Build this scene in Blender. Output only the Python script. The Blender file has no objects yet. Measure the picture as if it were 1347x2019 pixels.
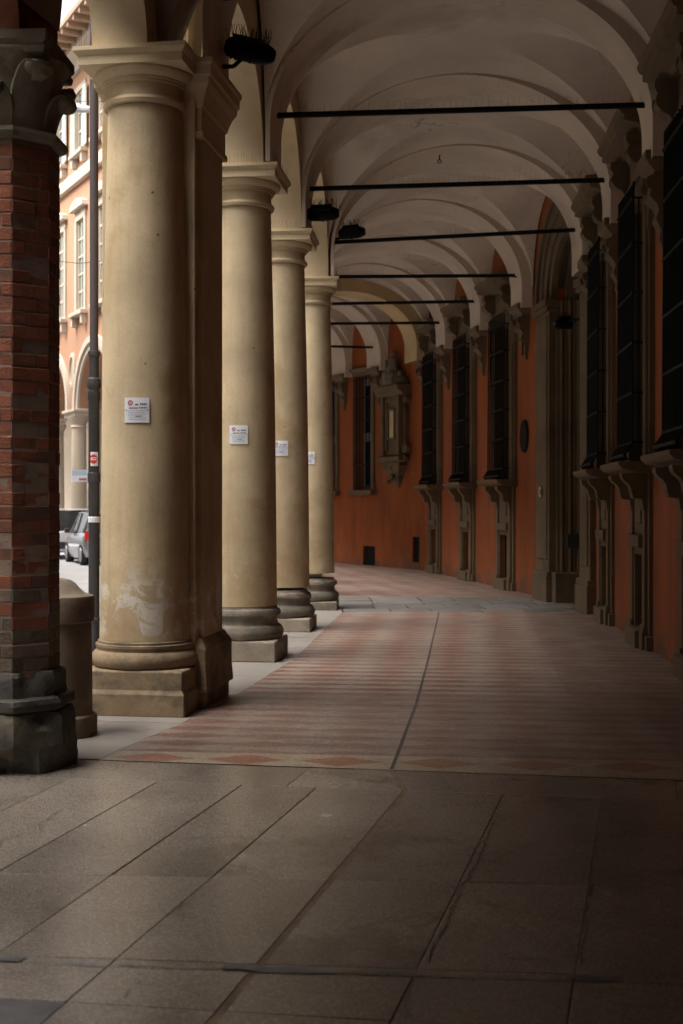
import bpy, math, random
from math import pi, sin, cos, sqrt, radians, atan2, hypot
from mathutils import Vector, Matrix

random.seed(7)
SC = bpy.context.scene
COL = SC.collection

# ------------------------------------------------------------------ camera
F_PX, HORIZON, HC = 2600.0, 997.0, 1.6
cam_d = bpy.data.cameras.new('camera')
cam = bpy.data.objects.new('camera', cam_d)
COL.objects.link(cam)
cam.location = (0, 0, HC)
cam.rotation_euler = (radians(90), 0, 0)
cam_d.sensor_fit = 'VERTICAL'
cam_d.sensor_height = 36.0
cam_d.lens = F_PX / 2019.0 * 36.0
cam_d.shift_y = -(1009.5 - HORIZON) / 2019.0
cam_d.clip_start = 0.05
cam_d.clip_end = 2000
cam_d.dof.use_dof = True
cam_d.dof.focus_distance = 10.0
cam_d.dof.aperture_fstop = 3.5
SC.camera = cam

# ------------------------------------------------------------------ sky, sun, exposure
SUN_EL, SUN_AZ = 57.0, 250.0          # azimuth clockwise from +Y: the overcast sky is brightest over the street side
w = bpy.data.worlds.new('World')
SC.world = w
w.use_nodes = True
nt = w.node_tree
bg = nt.nodes['Background']
sk = nt.nodes.new('ShaderNodeTexSky')
sk.sky_type = 'NISHITA'
sk.sun_disc = False
sk.sun_elevation = radians(SUN_EL)
sk.sun_rotation = radians(SUN_AZ)
sk.air_density = 1.0
sk.dust_density = 6.0
sk.ozone_density = 0.6
hs = nt.nodes.new('ShaderNodeHueSaturation')
hs.inputs['Saturation'].default_value = 0.35
nt.links.new(sk.outputs[0], hs.inputs['Color'])
nt.links.new(hs.outputs[0], bg.inputs['Color'])
bg.inputs['Strength'].default_value = 0.15
sd = bpy.data.lights.new('sun', 'SUN')
sd.energy = 1.2
sd.angle = radians(40)
sd.color = (1.0, 0.95, 0.88)
sun = bpy.data.objects.new('sun', sd)
COL.objects.link(sun)
az, el = radians(SUN_AZ), radians(SUN_EL)
sdir = Vector((sin(az) * cos(el), cos(az) * cos(el), sin(el)))
sun.rotation_euler = sdir.to_track_quat('Z', 'Y').to_euler()
sun.location = (-30, -10, 40)
SC.view_settings.view_transform = 'Standard'
SC.view_settings.look = 'None'
SC.view_settings.gamma = 1.0
SC.view_settings.use_curve_mapping = False
SC.view_settings.exposure = 1.75
SC.render.engine = 'CYCLES'
SC.cycles.max_bounces = 10
SC.cycles.diffuse_bounces = 6
SC.cycles.use_denoising = True

# ------------------------------------------------------------------ materials
MATS = {}

def nodes_of(name):
    m = bpy.data.materials.new(name)
    m.use_nodes = True
    MATS[name] = m
    t = m.node_tree
    return m, t, t.nodes['Principled BSDF']

def _rgb(c, k=1.0):
    return (min(1, c[0] * k), min(1, c[1] * k), min(1, c[2] * k), 1)

def nd(t, kind, **kw):
    n = t.nodes.new('ShaderNode' + kind)
    for k, v in kw.items():
        if k in n.inputs:
            n.inputs[k].default_value = v
        else:
            setattr(n, k, v)
    return n

def ramp(t, fac, stops, interp='LINEAR'):
    r = t.nodes.new('ShaderNodeValToRGB')
    r.color_ramp.interpolation = interp
    e = r.color_ramp.elements
    while len(e) < len(stops):
        e.new(0.5)
    for i, (p, c) in enumerate(stops):
        e[i].position = p
        e[i].color = c if len(c) == 4 else (*c, 1)
    t.links.new(fac, r.inputs[0])
    return r

def mix(t, fac, a, b, mode='MIX'):
    n = t.nodes.new('ShaderNodeMix')
    n.data_type = 'RGBA'
    n.blend_type = mode
    for sock, v in ((n.inputs[0], fac), (n.inputs[6], a), (n.inputs[7], b)):
        if hasattr(v, 'links') or hasattr(v, 'is_linked'):
            t.links.new(v, sock)
        else:
            sock.default_value = v
    return n.outputs[2]

def surface(name, col, var=0.25, scale=1.5, fine=40.0, bump=0.15, rough=0.85, stain=None, stain_amt=0.0,
            stain_scale=0.8, rnd=0.0, dark=None, metal=0.0, spec=0.3, stretch=(1, 1, 1), rough_var=0.0):
    """mottled stone / plaster: two noise scales, optional stains of their own shape, per-object variation"""
    m, t, b = nodes_of(name)
    tc = nd(t, 'TexCoord')
    mp = nd(t, 'Mapping')
    mp.inputs['Scale'].default_value = stretch
    oi = nd(t, 'ObjectInfo')
    t.links.new(tc.outputs['Object'], mp.inputs['Vector'])
    if rnd > 0:
        add = nd(t, 'VectorMath', operation='ADD')
        sc_ = nd(t, 'VectorMath', operation='SCALE')
        cx = nd(t, 'CombineXYZ')
        for k in range(3):
            t.links.new(oi.outputs['Random'], cx.inputs[k])
        sc_.inputs['Scale'].default_value = 37.0
        t.links.new(cx.outputs[0], sc_.inputs[0])
        t.links.new(mp.outputs[0], add.inputs[0])
        t.links.new(sc_.outputs[0], add.inputs[1])
        vec = add.outputs[0]
    else:
        vec = mp.outputs[0]
    n1 = nd(t, 'TexNoise', Scale=scale, Detail=6.0, Roughness=0.6)
    t.links.new(vec, n1.inputs['Vector'])
    n2 = nd(t, 'TexNoise', Scale=fine, Detail=4.0, Roughness=0.6)
    t.links.new(vec, n2.inputs['Vector'])
    r1 = ramp(t, n1.outputs[0], [(0.3, _rgb(col, 1 - var)), (0.7, _rgb(col, 1 + var))])
    c = r1.outputs[0]
    r2 = ramp(t, n2.outputs[0], [(0.3, (1 - var * .6,) * 3), (0.7, (1 + var * .3,) * 3)])
    c = mix(t, 0.7, c, r2.outputs[0], 'MULTIPLY')
    if stain is not None:
        n3 = nd(t, 'TexNoise', Scale=stain_scale, Detail=8.0, Roughness=0.65, Distortion=0.3)
        t.links.new(vec, n3.inputs['Vector'])
        r3 = ramp(t, n3.outputs[0], [(0.62 - stain_amt * .25, (0, 0, 0)), (0.72 - stain_amt * .2, (1, 1, 1))])
        c = mix(t, r3.outputs[0], c, (*stain, 1))
    if rnd > 0:
        rr = ramp(t, oi.outputs['Random'], [(0, (1 - rnd,) * 3), (1, (1 + rnd * .6,) * 3)])
        c = mix(t, 1.0, c, rr.outputs[0], 'MULTIPLY')
    t.links.new(c, b.inputs['Base Color'])
    b.inputs['Roughness'].default_value = rough
    if rough_var > 0:
        rv = ramp(t, n1.outputs[0], [(0.3, (rough - rough_var,) * 3), (0.7, (min(1, rough + rough_var),) * 3)])
        t.links.new(rv.outputs[0], b.inputs['Roughness'])
    b.inputs['Metallic'].default_value = metal
    b.inputs['Specular IOR Level'].default_value = spec
    if bump > 0:
        bp = nd(t, 'Bump', Strength=bump, Distance=0.01)
        mx = nd(t, 'Math', operation='ADD')
        t.links.new(n1.outputs[0], mx.inputs[0])
        t.links.new(n2.outputs[0], mx.inputs[1])
        t.links.new(mx.outputs[0], bp.inputs['Height'])
        t.links.new(bp.outputs[0], b.inputs['Normal'])
    return m

def plain(name, col, rough=0.6, metal=0.0, spec=0.5, **kw):
    m, t, b = nodes_of(name)
    b.inputs['Base Color'].default_value = (*col, 1)
    b.inputs['Roughness'].default_value = rough
    b.inputs['Metallic'].default_value = metal
    b.inputs['Specular IOR Level'].default_value = spec
    for k, v in kw.items():
        b.inputs[k].default_value = v
    return m

def object_coord(t):
    """object coordinates, shifted by each object's own random number"""
    tc = nd(t, 'TexCoord')
    oi = nd(t, 'ObjectInfo')
    sc_ = nd(t, 'VectorMath', operation='SCALE')
    sc_.inputs[0].default_value = (31.0, 17.0, 23.0)
    t.links.new(oi.outputs['Random'], sc_.inputs['Scale'])
    ad = nd(t, 'VectorMath', operation='ADD')
    t.links.new(tc.outputs['Object'], ad.inputs[0])
    t.links.new(sc_.outputs[0], ad.inputs[1])
    return ad.outputs[0]

def column_plaster(name, col, worn):
    """yellow lime plaster with a worn whitish belt low down, streaks, chips"""
    m = surface(name, col, var=0.2, scale=1.4, fine=55, bump=0.12, rough=0.8, rnd=0.05,
                stain=(col[0] * .80, col[1] * .74, col[2] * .62), stain_amt=0.28, stain_scale=1.3)
    t = m.node_tree
    b = t.nodes['Principled BSDF']
    src = b.inputs['Base Color'].links[0].from_socket
    tc = nd(t, 'TexCoord')
    sep = nd(t, 'SeparateXYZ')
    t.links.new(tc.outputs['Object'], sep.inputs[0])
    # pale losses where damp has lifted the paint (between 0.6 and 1.25 m)
    n = nd(t, 'TexNoise', Scale=4.2, Detail=9.0, Roughness=0.68, Distortion=0.8)
    t.links.new(tc.outputs['Object'], n.inputs['Vector'])
    r = ramp(t, n.outputs[0], [(.64 - .145 * worn, (0, 0, 0)), (.67 - .135 * worn, (1, 1, 1))])
    zr = ramp(t, sep.outputs['Z'], [(0.0, (0, 0, 0)), (0.58, (0, 0, 0)), (0.62, (1, 1, 1)), (0.95, (.9, .9, .9)), (1.0, (0, 0, 0))])
    mulz = nd(t, 'Math', operation='DIVIDE')
    mulz.inputs[1].default_value = 1.22
    t.links.new(sep.outputs['Z'], mulz.inputs[0])
    zr = ramp(t, mulz.outputs[0], [(0.0, (0, 0, 0)), (0.46, (0, 0, 0)), (0.52, (1, 1, 1)), (0.8, (.8, .8, .8)), (1.0, (0, 0, 0))])
    mk = nd(t, 'Math', operation='MULTIPLY')
    t.links.new(r.outputs[0], mk.inputs[0])
    t.links.new(zr.outputs[0], mk.inputs[1])
    c = mix(t, mk.outputs[0], src, (.66, .62, .55, 1))
    # brownish damp tide below 1.7 m
    n2 = nd(t, 'TexNoise', Scale=1.9, Detail=6.0, Roughness=0.6)
    t.links.new(object_coord(t), n2.inputs['Vector'])
    z2 = nd(t, 'MapRange')
    z2.inputs['From Min'].default_value = 1.9
    z2.inputs['From Max'].default_value = 0.9
    t.links.new(sep.outputs['Z'], z2.inputs['Value'])
    m2 = nd(t, 'Math', operation='MULTIPLY')
    r4 = ramp(t, n2.outputs[0], [(0.4, (0, 0, 0)), (0.62, (.75, .75, .75))])
    t.links.new(z2.outputs[0], m2.inputs[0])
    t.links.new(r4.outputs[0], m2.inputs[1])
    c = mix(t, m2.outputs[0], c, (col[0] * .66, col[1] * .58, col[2] * .48, 1))
    # small chips
    v = nd(t, 'TexVoronoi', Scale=4.2)
    t.links.new(object_coord(t), v.inputs['Vector'])
    rv = ramp(t, v.outputs['Distance'], [(0.035, (1, 1, 1)), (0.05, (0, 0, 0))])
    c = mix(t, rv.outputs[0], c, (.16, .11, .06, 1))
    t.links.new(c, b.inputs['Base Color'])
    return m

def orange_plaster(name):
    m = surface(name, (.27, .073, .017), var=0.22, scale=0.9, fine=30, bump=0.15, rough=0.9,
                stain=(.19, .055, .017), stain_amt=0.35, stain_scale=0.7, stretch=(1, 1, .35))
    t = m.node_tree
    b = t.nodes['Principled BSDF']
    src = b.inputs['Base Color'].links[0].from_socket
    tc = nd(t, 'TexCoord')
    sep = nd(t, 'SeparateXYZ')
    t.links.new(tc.outputs['Object'], sep.inputs[0])
    n = nd(t, 'TexNoise', Scale=2.4, Detail=9.0, Roughness=0.7, Distortion=0.4)
    t.links.new(tc.outputs['Object'], n.inputs['Vector'])
    zz = nd(t, 'MapRange')
    zz.inputs['From Min'].default_value = 0.0
    zz.inputs['From Max'].default_value = 1.6
    zz.inputs['To Min'].default_value = 0.10
    zz.inputs['To Max'].default_value = -0.06
    t.links.new(sep.outputs['Z'], zz.inputs['Value'])
    ad = nd(t, 'Math', operation='ADD')
    t.links.new(n.outputs[0], ad.inputs[0])
    t.links.new(zz.outputs[0], ad.inputs[1])
    r = ramp(t, ad.outputs[0], [(0.60, (0, 0, 0)), (0.66, (.8, .8, .8))])
    c = mix(t, r.outputs[0], src, (.21, .09, .045, 1))
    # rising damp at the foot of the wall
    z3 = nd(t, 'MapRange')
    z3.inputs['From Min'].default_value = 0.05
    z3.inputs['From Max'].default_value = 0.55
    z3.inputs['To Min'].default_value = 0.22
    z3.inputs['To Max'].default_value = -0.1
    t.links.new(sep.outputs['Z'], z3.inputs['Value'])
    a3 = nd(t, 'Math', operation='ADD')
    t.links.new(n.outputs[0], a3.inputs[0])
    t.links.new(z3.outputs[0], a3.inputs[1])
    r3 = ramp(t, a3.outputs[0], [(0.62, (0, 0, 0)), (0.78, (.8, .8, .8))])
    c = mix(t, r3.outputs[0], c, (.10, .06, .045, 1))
    t.links.new(c, b.inputs['Base Color'])
    return m

def terrazzo(name, cell_x, cell_y, restored=True):
    """diamond inlay of red and pale chips, flush and polished: flat colour only"""
    m, t, b = nodes_of(name)
    tc = nd(t, 'TexCoord')
    sep = nd(t, 'SeparateXYZ')
    wob = nd(t, 'TexNoise', Scale=1.3, Detail=2.0)
    t.links.new(tc.outputs['Object'], wob.inputs['Vector'])
    va = nd(t, 'VectorMath', operation='MULTIPLY_ADD')
    va.inputs[1].default_value = (.05, .025, 0)
    t.links.new(wob.outputs['Color'], va.inputs[0])
    t.links.new(tc.outputs['Object'], va.inputs[2])
    t.links.new(va.outputs[0], sep.inputs[0])

    def tri(sock, cell):
        d = nd(t, 'Math', operation='DIVIDE')
        d.inputs[1].default_value = cell
        t.links.new(sock, d.inputs[0])
        f = nd(t, 'Math', operation='FRACT')
        t.links.new(d.outputs[0], f.inputs[0])
        s = nd(t, 'Math', operation='SUBTRACT')
        s.inputs[1].default_value = 0.5
        t.links.new(f.outputs[0], s.inputs[0])
        a = nd(t, 'Math', operation='ABSOLUTE')
        t.links.new(s.outputs[0], a.inputs[0])
        k = nd(t, 'Math', operation='MULTIPLY')
        k.inputs[1].default_value = 2.0
        t.links.new(a.outputs[0], k.inputs[0])
        return k.outputs[0]

    def diamonds(cx, cy, lo, hi):
        s = nd(t, 'Math', operation='ADD')
        hx = nd(t, 'Math', operation='MULTIPLY')
        hx.inputs[1].default_value = 0.55
        t.links.new(tri(sep.outputs['X'], cx), hx.inputs[0])
        t.links.new(hx.outputs[0], s.inputs[0])
        t.links.new(tri(sep.outputs['Y'], cy), s.inputs[1])
        return ramp(t, s.outputs[0], [(lo, (1, 1, 1)), (hi, (0, 0, 0))]).outputs[0]
    msk = diamonds(cell_x, cell_y, 0.64, 0.86)
    chips = nd(t, 'TexVoronoi', Scale=95.0)
    t.links.new(tc.outputs['Object'], chips.inputs['Vector'])
    big = nd(t, 'TexNoise', Scale=0.55, Detail=5.0, Roughness=0.6)
    t.links.new(tc.outputs['Object'], big.inputs['Vector'])
    red = ramp(t, big.outputs[0], [(0.3, (.160, .066, .045)), (0.7, (.205, .082, .055))]).outputs[0]
    pale = ramp(t, big.outputs[0], [(0.3, (.25, .207, .178)), (0.7, (.315, .268, .232))]).outputs[0]
    brk = nd(t, 'TexNoise', Scale=14.0, Detail=3.0)
    t.links.new(tc.outputs['Object'], brk.inputs['Vector'])
    bk = ramp(t, brk.outputs[0], [(.3, (.8,) * 3), (.5, (1,) * 3)]).outputs[0]
    wear = ramp(t, big.outputs[0], [(.35, (.70,) * 3), (.62, (.96,) * 3)]).outputs[0]
    msk = mix(t, 1.0, mix(t, 1.0, msk, bk, 'MULTIPLY'), wear, 'MULTIPLY')
    c = mix(t, msk, pale, red)
    if restored:
        # the first stretch is an older, duller casting: its red is greyer
        raw = nd(t, 'SeparateXYZ')
        t.links.new(tc.outputs['Object'], raw.inputs[0])
        mr = nd(t, 'MapRange')
        mr.inputs['From Min'].default_value = 3.26
        mr.inputs['From Max'].default_value = 3.18
        t.links.new(raw.outputs['Y'], mr.inputs['Value'])
        mr2 = nd(t, 'MapRange')
        mr2.inputs['From Min'].default_value = 1.28
        mr2.inputs['From Max'].default_value = 1.31
        t.links.new(raw.outputs['X'], mr2.inputs['Value'])
        mxx = nd(t, 'Math', operation='MAXIMUM')
        t.links.new(mr.outputs[0], mxx.inputs[0])
        t.links.new(mr2.outputs[0], mxx.inputs[1])
        mu = nd(t, 'Math', operation='MULTIPLY')
        mu.inputs[1].default_value = 0.5
        t.links.new(mxx.outputs[0], mu.inputs[0])
        c = mix(t, mu.outputs[0], c, (.175, .128, .108, 1))
        # the border course of bolder diamonds
        brd = nd(t, 'Math', operation='ADD')
        t.links.new(tri(sep.outputs['X'], 0.60), brd.inputs[0])
        yb = nd(t, 'MapRange')
        yb.inputs['From Min'].default_value = 0.21
        yb.inputs['From Max'].default_value = 0.40
        t.links.new(raw.outputs['Y'], yb.inputs['Value'])
        yb2 = nd(t, 'MapRange')
        yb2.inputs['From Min'].default_value = 0.21
        yb2.inputs['From Max'].default_value = 0.02
        t.links.new(raw.outputs['Y'], yb2.inputs['Value'])
        ya = nd(t, 'Math', operation='MAXIMUM')
        t.links.new(yb.outputs[0], ya.inputs[0])
        t.links.new(yb2.outputs[0], ya.inputs[1])
        t.links.new(ya.outputs[0], brd.inputs[1])
        bm = ramp(t, brd.outputs[0], [(.80, (1, 1, 1)), (.95, (0, 0, 0))]).outputs[0]
        bm = mix(t, 1.0, mix(t, 1.0, bm, wear, 'MULTIPLY'), bk, 'MULTIPLY')
        bc = mix(t, bm, (.30, .245, .19, 1), (.215, .085, .052, 1))
        inb = nd(t, 'Math', operation='LESS_THAN')
        inb.inputs[1].default_value = 0.42
        t.links.new(raw.outputs['Y'], inb.inputs[0])
        c = mix(t, inb.outputs[0], c, bc)
    cr = ramp(t, chips.outputs['Color'], [(0.1, (.5, .5, .5)), (0.9, (1.42, 1.4, 1.36))]).outputs[0]
    c = mix(t, .75, c, cr, 'MULTIPLY')
    dirt = nd(t, 'TexNoise', Scale=1.7, Detail=8.0, Roughness=0.7)
    t.links.new(tc.outputs['Object'], dirt.inputs['Vector'])
    dr = ramp(t, dirt.outputs[0], [(0.35, (.80, .78, .76)), (0.65, (1.04, 1.04, 1.04))]).outputs[0]
    c = mix(t, 1.0, c, dr, 'MULTIPLY')
    t.links.new(c, b.inputs['Base Color'])
    rr = ramp(t, dirt.outputs[0], [(0.3, (.55,) * 3), (0.7, (.34,) * 3)]).outputs[0]
    t.links.new(rr, b.inputs['Roughness'])
    b.inputs['Specular IOR Level'].default_value = 0.35
    bp = nd(t, 'Bump', Strength=0.06, Distance=0.004)
    t.links.new(dirt.outputs[0], bp.inputs['Height'])
    t.links.new(bp.outputs[0], b.inputs['Normal'])
    return m

def hairlines(m, scale, width, color, amt=.7, seed=0.0, stretch=(1, 1, 1)):
    """thin wandering cracks of the material's own"""
    t = m.node_tree
    b = t.nodes['Principled BSDF']
    src = b.inputs['Base Color'].links[0].from_socket
    tc = nd(t, 'TexCoord')
    mp = nd(t, 'Mapping')
    mp.inputs['Location'].default_value = (seed, seed * 1.7, seed * .3)
    mp.inputs['Scale'].default_value = stretch
    t.links.new(object_coord(t), mp.inputs['Vector'])
    n = nd(t, 'TexNoise', Scale=scale, Detail=5.0, Roughness=0.55, Distortion=0.6)
    t.links.new(mp.outputs[0], n.inputs['Vector'])
    r = ramp(t, n.outputs[0], [(.5 - width, (0, 0, 0)), (.5, (1, 1, 1)), (.5 + width, (0, 0, 0))])
    g = nd(t, 'TexNoise', Scale=scale * .9, Detail=2.0)
    t.links.new(object_coord(t), g.inputs['Vector'])
    gr = ramp(t, g.outputs[0], [(.50, (0, 0, 0)), (.60, (amt,) * 3)])
    mk = nd(t, 'Math', operation='MULTIPLY')
    t.links.new(r.outputs[0], mk.inputs[0])
    t.links.new(gr.outputs[0], mk.inputs[1])
    t.links.new(mix(t, mk.outputs[0], src, (*color, 1)), b.inputs['Base Color'])
    return m

def speckle(m, scale, amt):
    """crystals or chips"""
    t = m.node_tree
    b = t.nodes['Principled BSDF']
    src = b.inputs['Base Color'].links[0].from_socket
    tc = nd(t, 'TexCoord')
    v = nd(t, 'TexVoronoi', Scale=scale)
    t.links.new(tc.outputs['Object'], v.inputs['Vector'])
    w_ = nd(t, 'TexWhiteNoise')
    t.links.new(v.outputs['Color'], w_.inputs['Vector'])
    r = ramp(t, w_.outputs['Value'], [(0, (1 - amt,) * 3), (.7, (1,) * 3), (1, (1 + amt,) * 3)])
    t.links.new(mix(t, 1.0, src, r.outputs[0], 'MULTIPLY'), b.inputs['Base Color'])
    return m

def streaks(m, amt, scale=5.0, zs=.12, col=(.55, .5, .45)):
    """run-off streaks down a wall or shaft"""
    t = m.node_tree
    b = t.nodes['Principled BSDF']
    src = b.inputs['Base Color'].links[0].from_socket
    tc = nd(t, 'TexCoord')
    mp = nd(t, 'Mapping')
    mp.inputs['Scale'].default_value = (1, 1, zs)
    t.links.new(object_coord(t), mp.inputs['Vector'])
    n = nd(t, 'TexNoise', Scale=scale, Detail=8.0, Roughness=0.7)
    t.links.new(mp.outputs[0], n.inputs['Vector'])
    r = ramp(t, n.outputs[0], [(.48, (0, 0, 0)), (.72, (amt,) * 3)])
    t.links.new(mix(t, r.outputs[0], src, mix(t, 1.0, src, (*col, 1), 'MULTIPLY')), b.inputs['Base Color'])
    return m

YEL = (.52, .413, .262)
M_col = column_plaster('yellow_column_plaster', YEL, .35)
M_col0 = column_plaster('flaking_column_plaster', YEL, 1.0)
for m_ in (M_col, M_col0):
    streaks(m_, .55, 5.0, .10, (.70, .62, .52))
    hairlines(m_, 1.6, .004, (.26, .19, .11), .3)
M_yel = surface('yellow_plaster', YEL, var=.12, scale=1.2, bump=.1, rough=.85, stain=(.47, .34, .17), stain_amt=.25)
M_yel2 = surface('ochre_arch_plaster', (.50, .37, .20), var=.12, scale=1.2, bump=.1, rough=.85)
M_vault = surface('vault_plaster', (.52, .44, .36), var=.14, scale=.9, fine=25, bump=.08, rough=.9,
                  stain=(.42, .345, .28), stain_amt=.4, stain_scale=.6)
M_band = surface('arch_band_plaster', (.52, .435, .345), var=.14, scale=.7, fine=25, bump=.08, rough=.9,
                 stain=(.39, .32, .25), stain_amt=.25, stain_scale=.45)
M_oldv = surface('darkened_vault_plaster', (.24, .19, .15), var=.16, scale=.9, fine=25, bump=.08, rough=.9)  # near vault's colour darkened to cut the light it bounces onto the floor
hairlines(M_vault, .8, .005, (.14, .11, .09), .8)
hairlines(M_band, .9, .004, (.16, .12, .09), .6, 3.0)
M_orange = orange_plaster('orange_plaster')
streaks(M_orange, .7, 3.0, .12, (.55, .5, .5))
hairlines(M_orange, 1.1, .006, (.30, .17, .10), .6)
M_stone = surface('grey_brown_sandstone', (.128, .088, .050), var=.2, scale=1.6, fine=35, bump=.2, rough=.9,
                  stain=(.085, .062, .04), stain_amt=.3, stain_scale=1.0)
M_boll = surface('brown_bollard_stone', (.20, .155, .11), var=.22, scale=4, fine=60, bump=.3, rough=.85, stain=(.12, .10, .075), stain_amt=.35, stain_scale=3.0)
M_stone_d = surface('dark_worn_stone', (.165, .143, .112), var=.42, scale=3.0, fine=40, bump=.5, rough=.75,
                    stain=(.27, .22, .17), stain_amt=.35, stain_scale=3.0, rnd=.15)
M_stone_b = surface('ochre_worn_stone', (.27, .20, .122), var=.32, scale=2.2, fine=30, bump=.45, rough=.85,
                    stain=(.13, .10, .07), stain_amt=.5, stain_scale=2.0, rnd=.1)
M_plinth = surface('grey_plinth_stone', (.33, .275, .215), var=.25, scale=3.0, fine=40, bump=.4, rough=.8,
                   stain=(.17, .14, .115), stain_amt=.4, stain_scale=2.5, rnd=.15)
M_cap_stone = surface('grey_capital_stone', (.22, .195, .14), var=.35, scale=3.0, fine=40, bump=.4, rough=.9,
                      stain=(.09, .078, .06), stain_amt=.5, stain_scale=2.5)
M_brick = surface('old_red_brick', (.225, .082, .046), var=.28, scale=5.0, fine=60, bump=.6, rough=.92,
                  stain=(.115, .062, .042), stain_amt=.4, stain_scale=2.2, rnd=.16)
M_brick_low = surface('salt_bitten_brick', (.135, .092, .068), var=.4, scale=7.0, fine=70, bump=.7, rough=.95,
                      stain=(.13, .14, .10), stain_amt=.6, stain_scale=4.0, rnd=.3)
M_mortar = surface('lime_mortar', (.21, .15, .115), var=.25, scale=6, fine=80, bump=.5, rough=.95)
M_black_stone = surface('soot_dark_stone', (.062, .058, .05), var=.45, scale=3.5, fine=45, bump=.6, rough=.8,
                        stain=(.13, .115, .08), stain_amt=.35, stain_scale=3.0)
M_granite = surface('polished_granite_slab', (.215, .183, .152), var=.20, scale=1.1, fine=140, bump=.05, rough=.24,
                    rnd=.13, stain=(.135, .112, .092), stain_amt=.3, stain_scale=1.2, spec=.6, rough_var=.04)
M_kerb = surface('pale_granite_kerb', (.27, .245, .22), var=.18, scale=1.5, fine=120, bump=.05, rough=.45, rnd=.08,
                 stain=(.19, .17, .15), stain_amt=.4, stain_scale=1.5)
M_cross = surface('grey_crossing_granite', (.165, .155, .145), var=.25, scale=3, fine=90, bump=.2, rough=.5, rnd=.22)
speckle(M_granite, 150.0, .35)
hairlines(M_granite, .7, .0016, (.07, .055, .045), .5)
M_joint = surface('dark_joint_filling', (.075, .06, .05), var=.3, scale=6, bump=.3, rough=.95)
M_channel = surface('brown_channel_filling', (.15, .105, .065), var=.3, scale=6, bump=.3, rough=.8)
M_tar = surface('dark_tar_patch', (.115, .11, .108), var=.3, scale=9, fine=90, bump=.4, rough=.6)
M_terr_a = terrazzo('diamond_terrazzo', 0.58, 0.30)
M_terr_b = terrazzo('diamond_terrazzo_far', 0.58, 0.30, restored=False)
M_road = surface('road_paving', (.50, .50, .50), var=.12, scale=.8, fine=20, bump=.2, rough=.7)
M_iron = plain('black_iron', (.006, .006, .0055), .75, .0, .15)
M_iron2 = surface('painted_cast_iron', (.045, .045, .048), var=.2, scale=5, bump=.1, rough=.45, spec=.5)
M_pipe = surface('weathered_copper_pipe', (.085, .07, .075), var=.2, scale=3, bump=.08, rough=.5, spec=.5, stretch=(1, 1, .2))
M_glassd = plain('dark_window_glass', (.01, .011, .012), .15, 0, .5)
M_darkin = plain('dark_interior', (.015, .012, .01), .9, 0, .1)
M_case = plain('grey_casement_paint', (.16, .15, .135), .8, 0, .2)
M_matt = plain('matt_dark_slate', (.022, .021, .02), .95, 0, .08)
M_wood = surface('dark_oak_door', (.055, .035, .02), var=.3, scale=3, bump=.3, rough=.7, stretch=(4, 4, .5))
M_white = plain('white_enamel', (.72, .74, .78), .35)
M_ink = plain('black_print', (.07, .08, .09), .6)
M_inkg = plain('grey_print', (.42, .44, .50), .6)
M_red = plain('red_print', (.55, .03, .035), .5)
M_pinkp = plain('faded_red_print', (.40, .12, .16), .5)
M_blueprint = plain('pale_blue_print', (.38, .50, .62), .5)
M_yellow = plain('yellow_sign_paint', (.75, .52, .03), .5)
M_gilt = surface('gilt_bronze', (.50, .36, .16), var=.2, scale=6, rough=.5)
M_peach = surface('peach_facade_plaster', (.42, .235, .145), var=.07, scale=.5, fine=8, bump=.08, rough=.9)
M_cream = surface('cream_facade_trim', (.50, .43, .35), var=.08, scale=1.0, bump=.1, rough=.9)
M_beige = surface('beige_column_stone', (.46, .385, .30), var=.1, scale=.8, bump=.15, rough=.9)
M_eave = surface('brown_eave_boards', (.33, .23, .16), var=.15, scale=2, bump=.2, rough=.9)
M_shut = plain('pale_green_shutter', (.55, .60, .52), .6)
M_paneL = plain('pale_window_glass', (.20, .24, .22), .12)
M_opp = surface('street_facade_plaster', (.26, .20, .15), var=.1, scale=.5, bump=.1, rough=.9)
M_silver = plain('silver_car_paint', (.26, .26, .28), .28, .55, .5, **{'Coat Weight': .6})
M_wcar = plain('white_car_paint', (.62, .63, .64), .3, 0, .5, **{'Coat Weight': .6})
M_tyre = plain('tyre_rubber', (.018, .018, .019), .8)
M_rim = plain('alloy_rim', (.35, .35, .36), .35, .8)
M_bump = plain('black_car_plastic', (.03, .03, .032), .6)
M_carglass = plain('car_window_glass', (.03, .035, .04), .08, 0, .6)
M_tail = plain('red_lamp_plastic', (.60, .02, .02), .25)
M_plate = plain('number_plate_white', (.70, .70, .68), .5)
M_lamp = plain('grey_lamp_enamel', (.68, .70, .70), .4)

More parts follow.
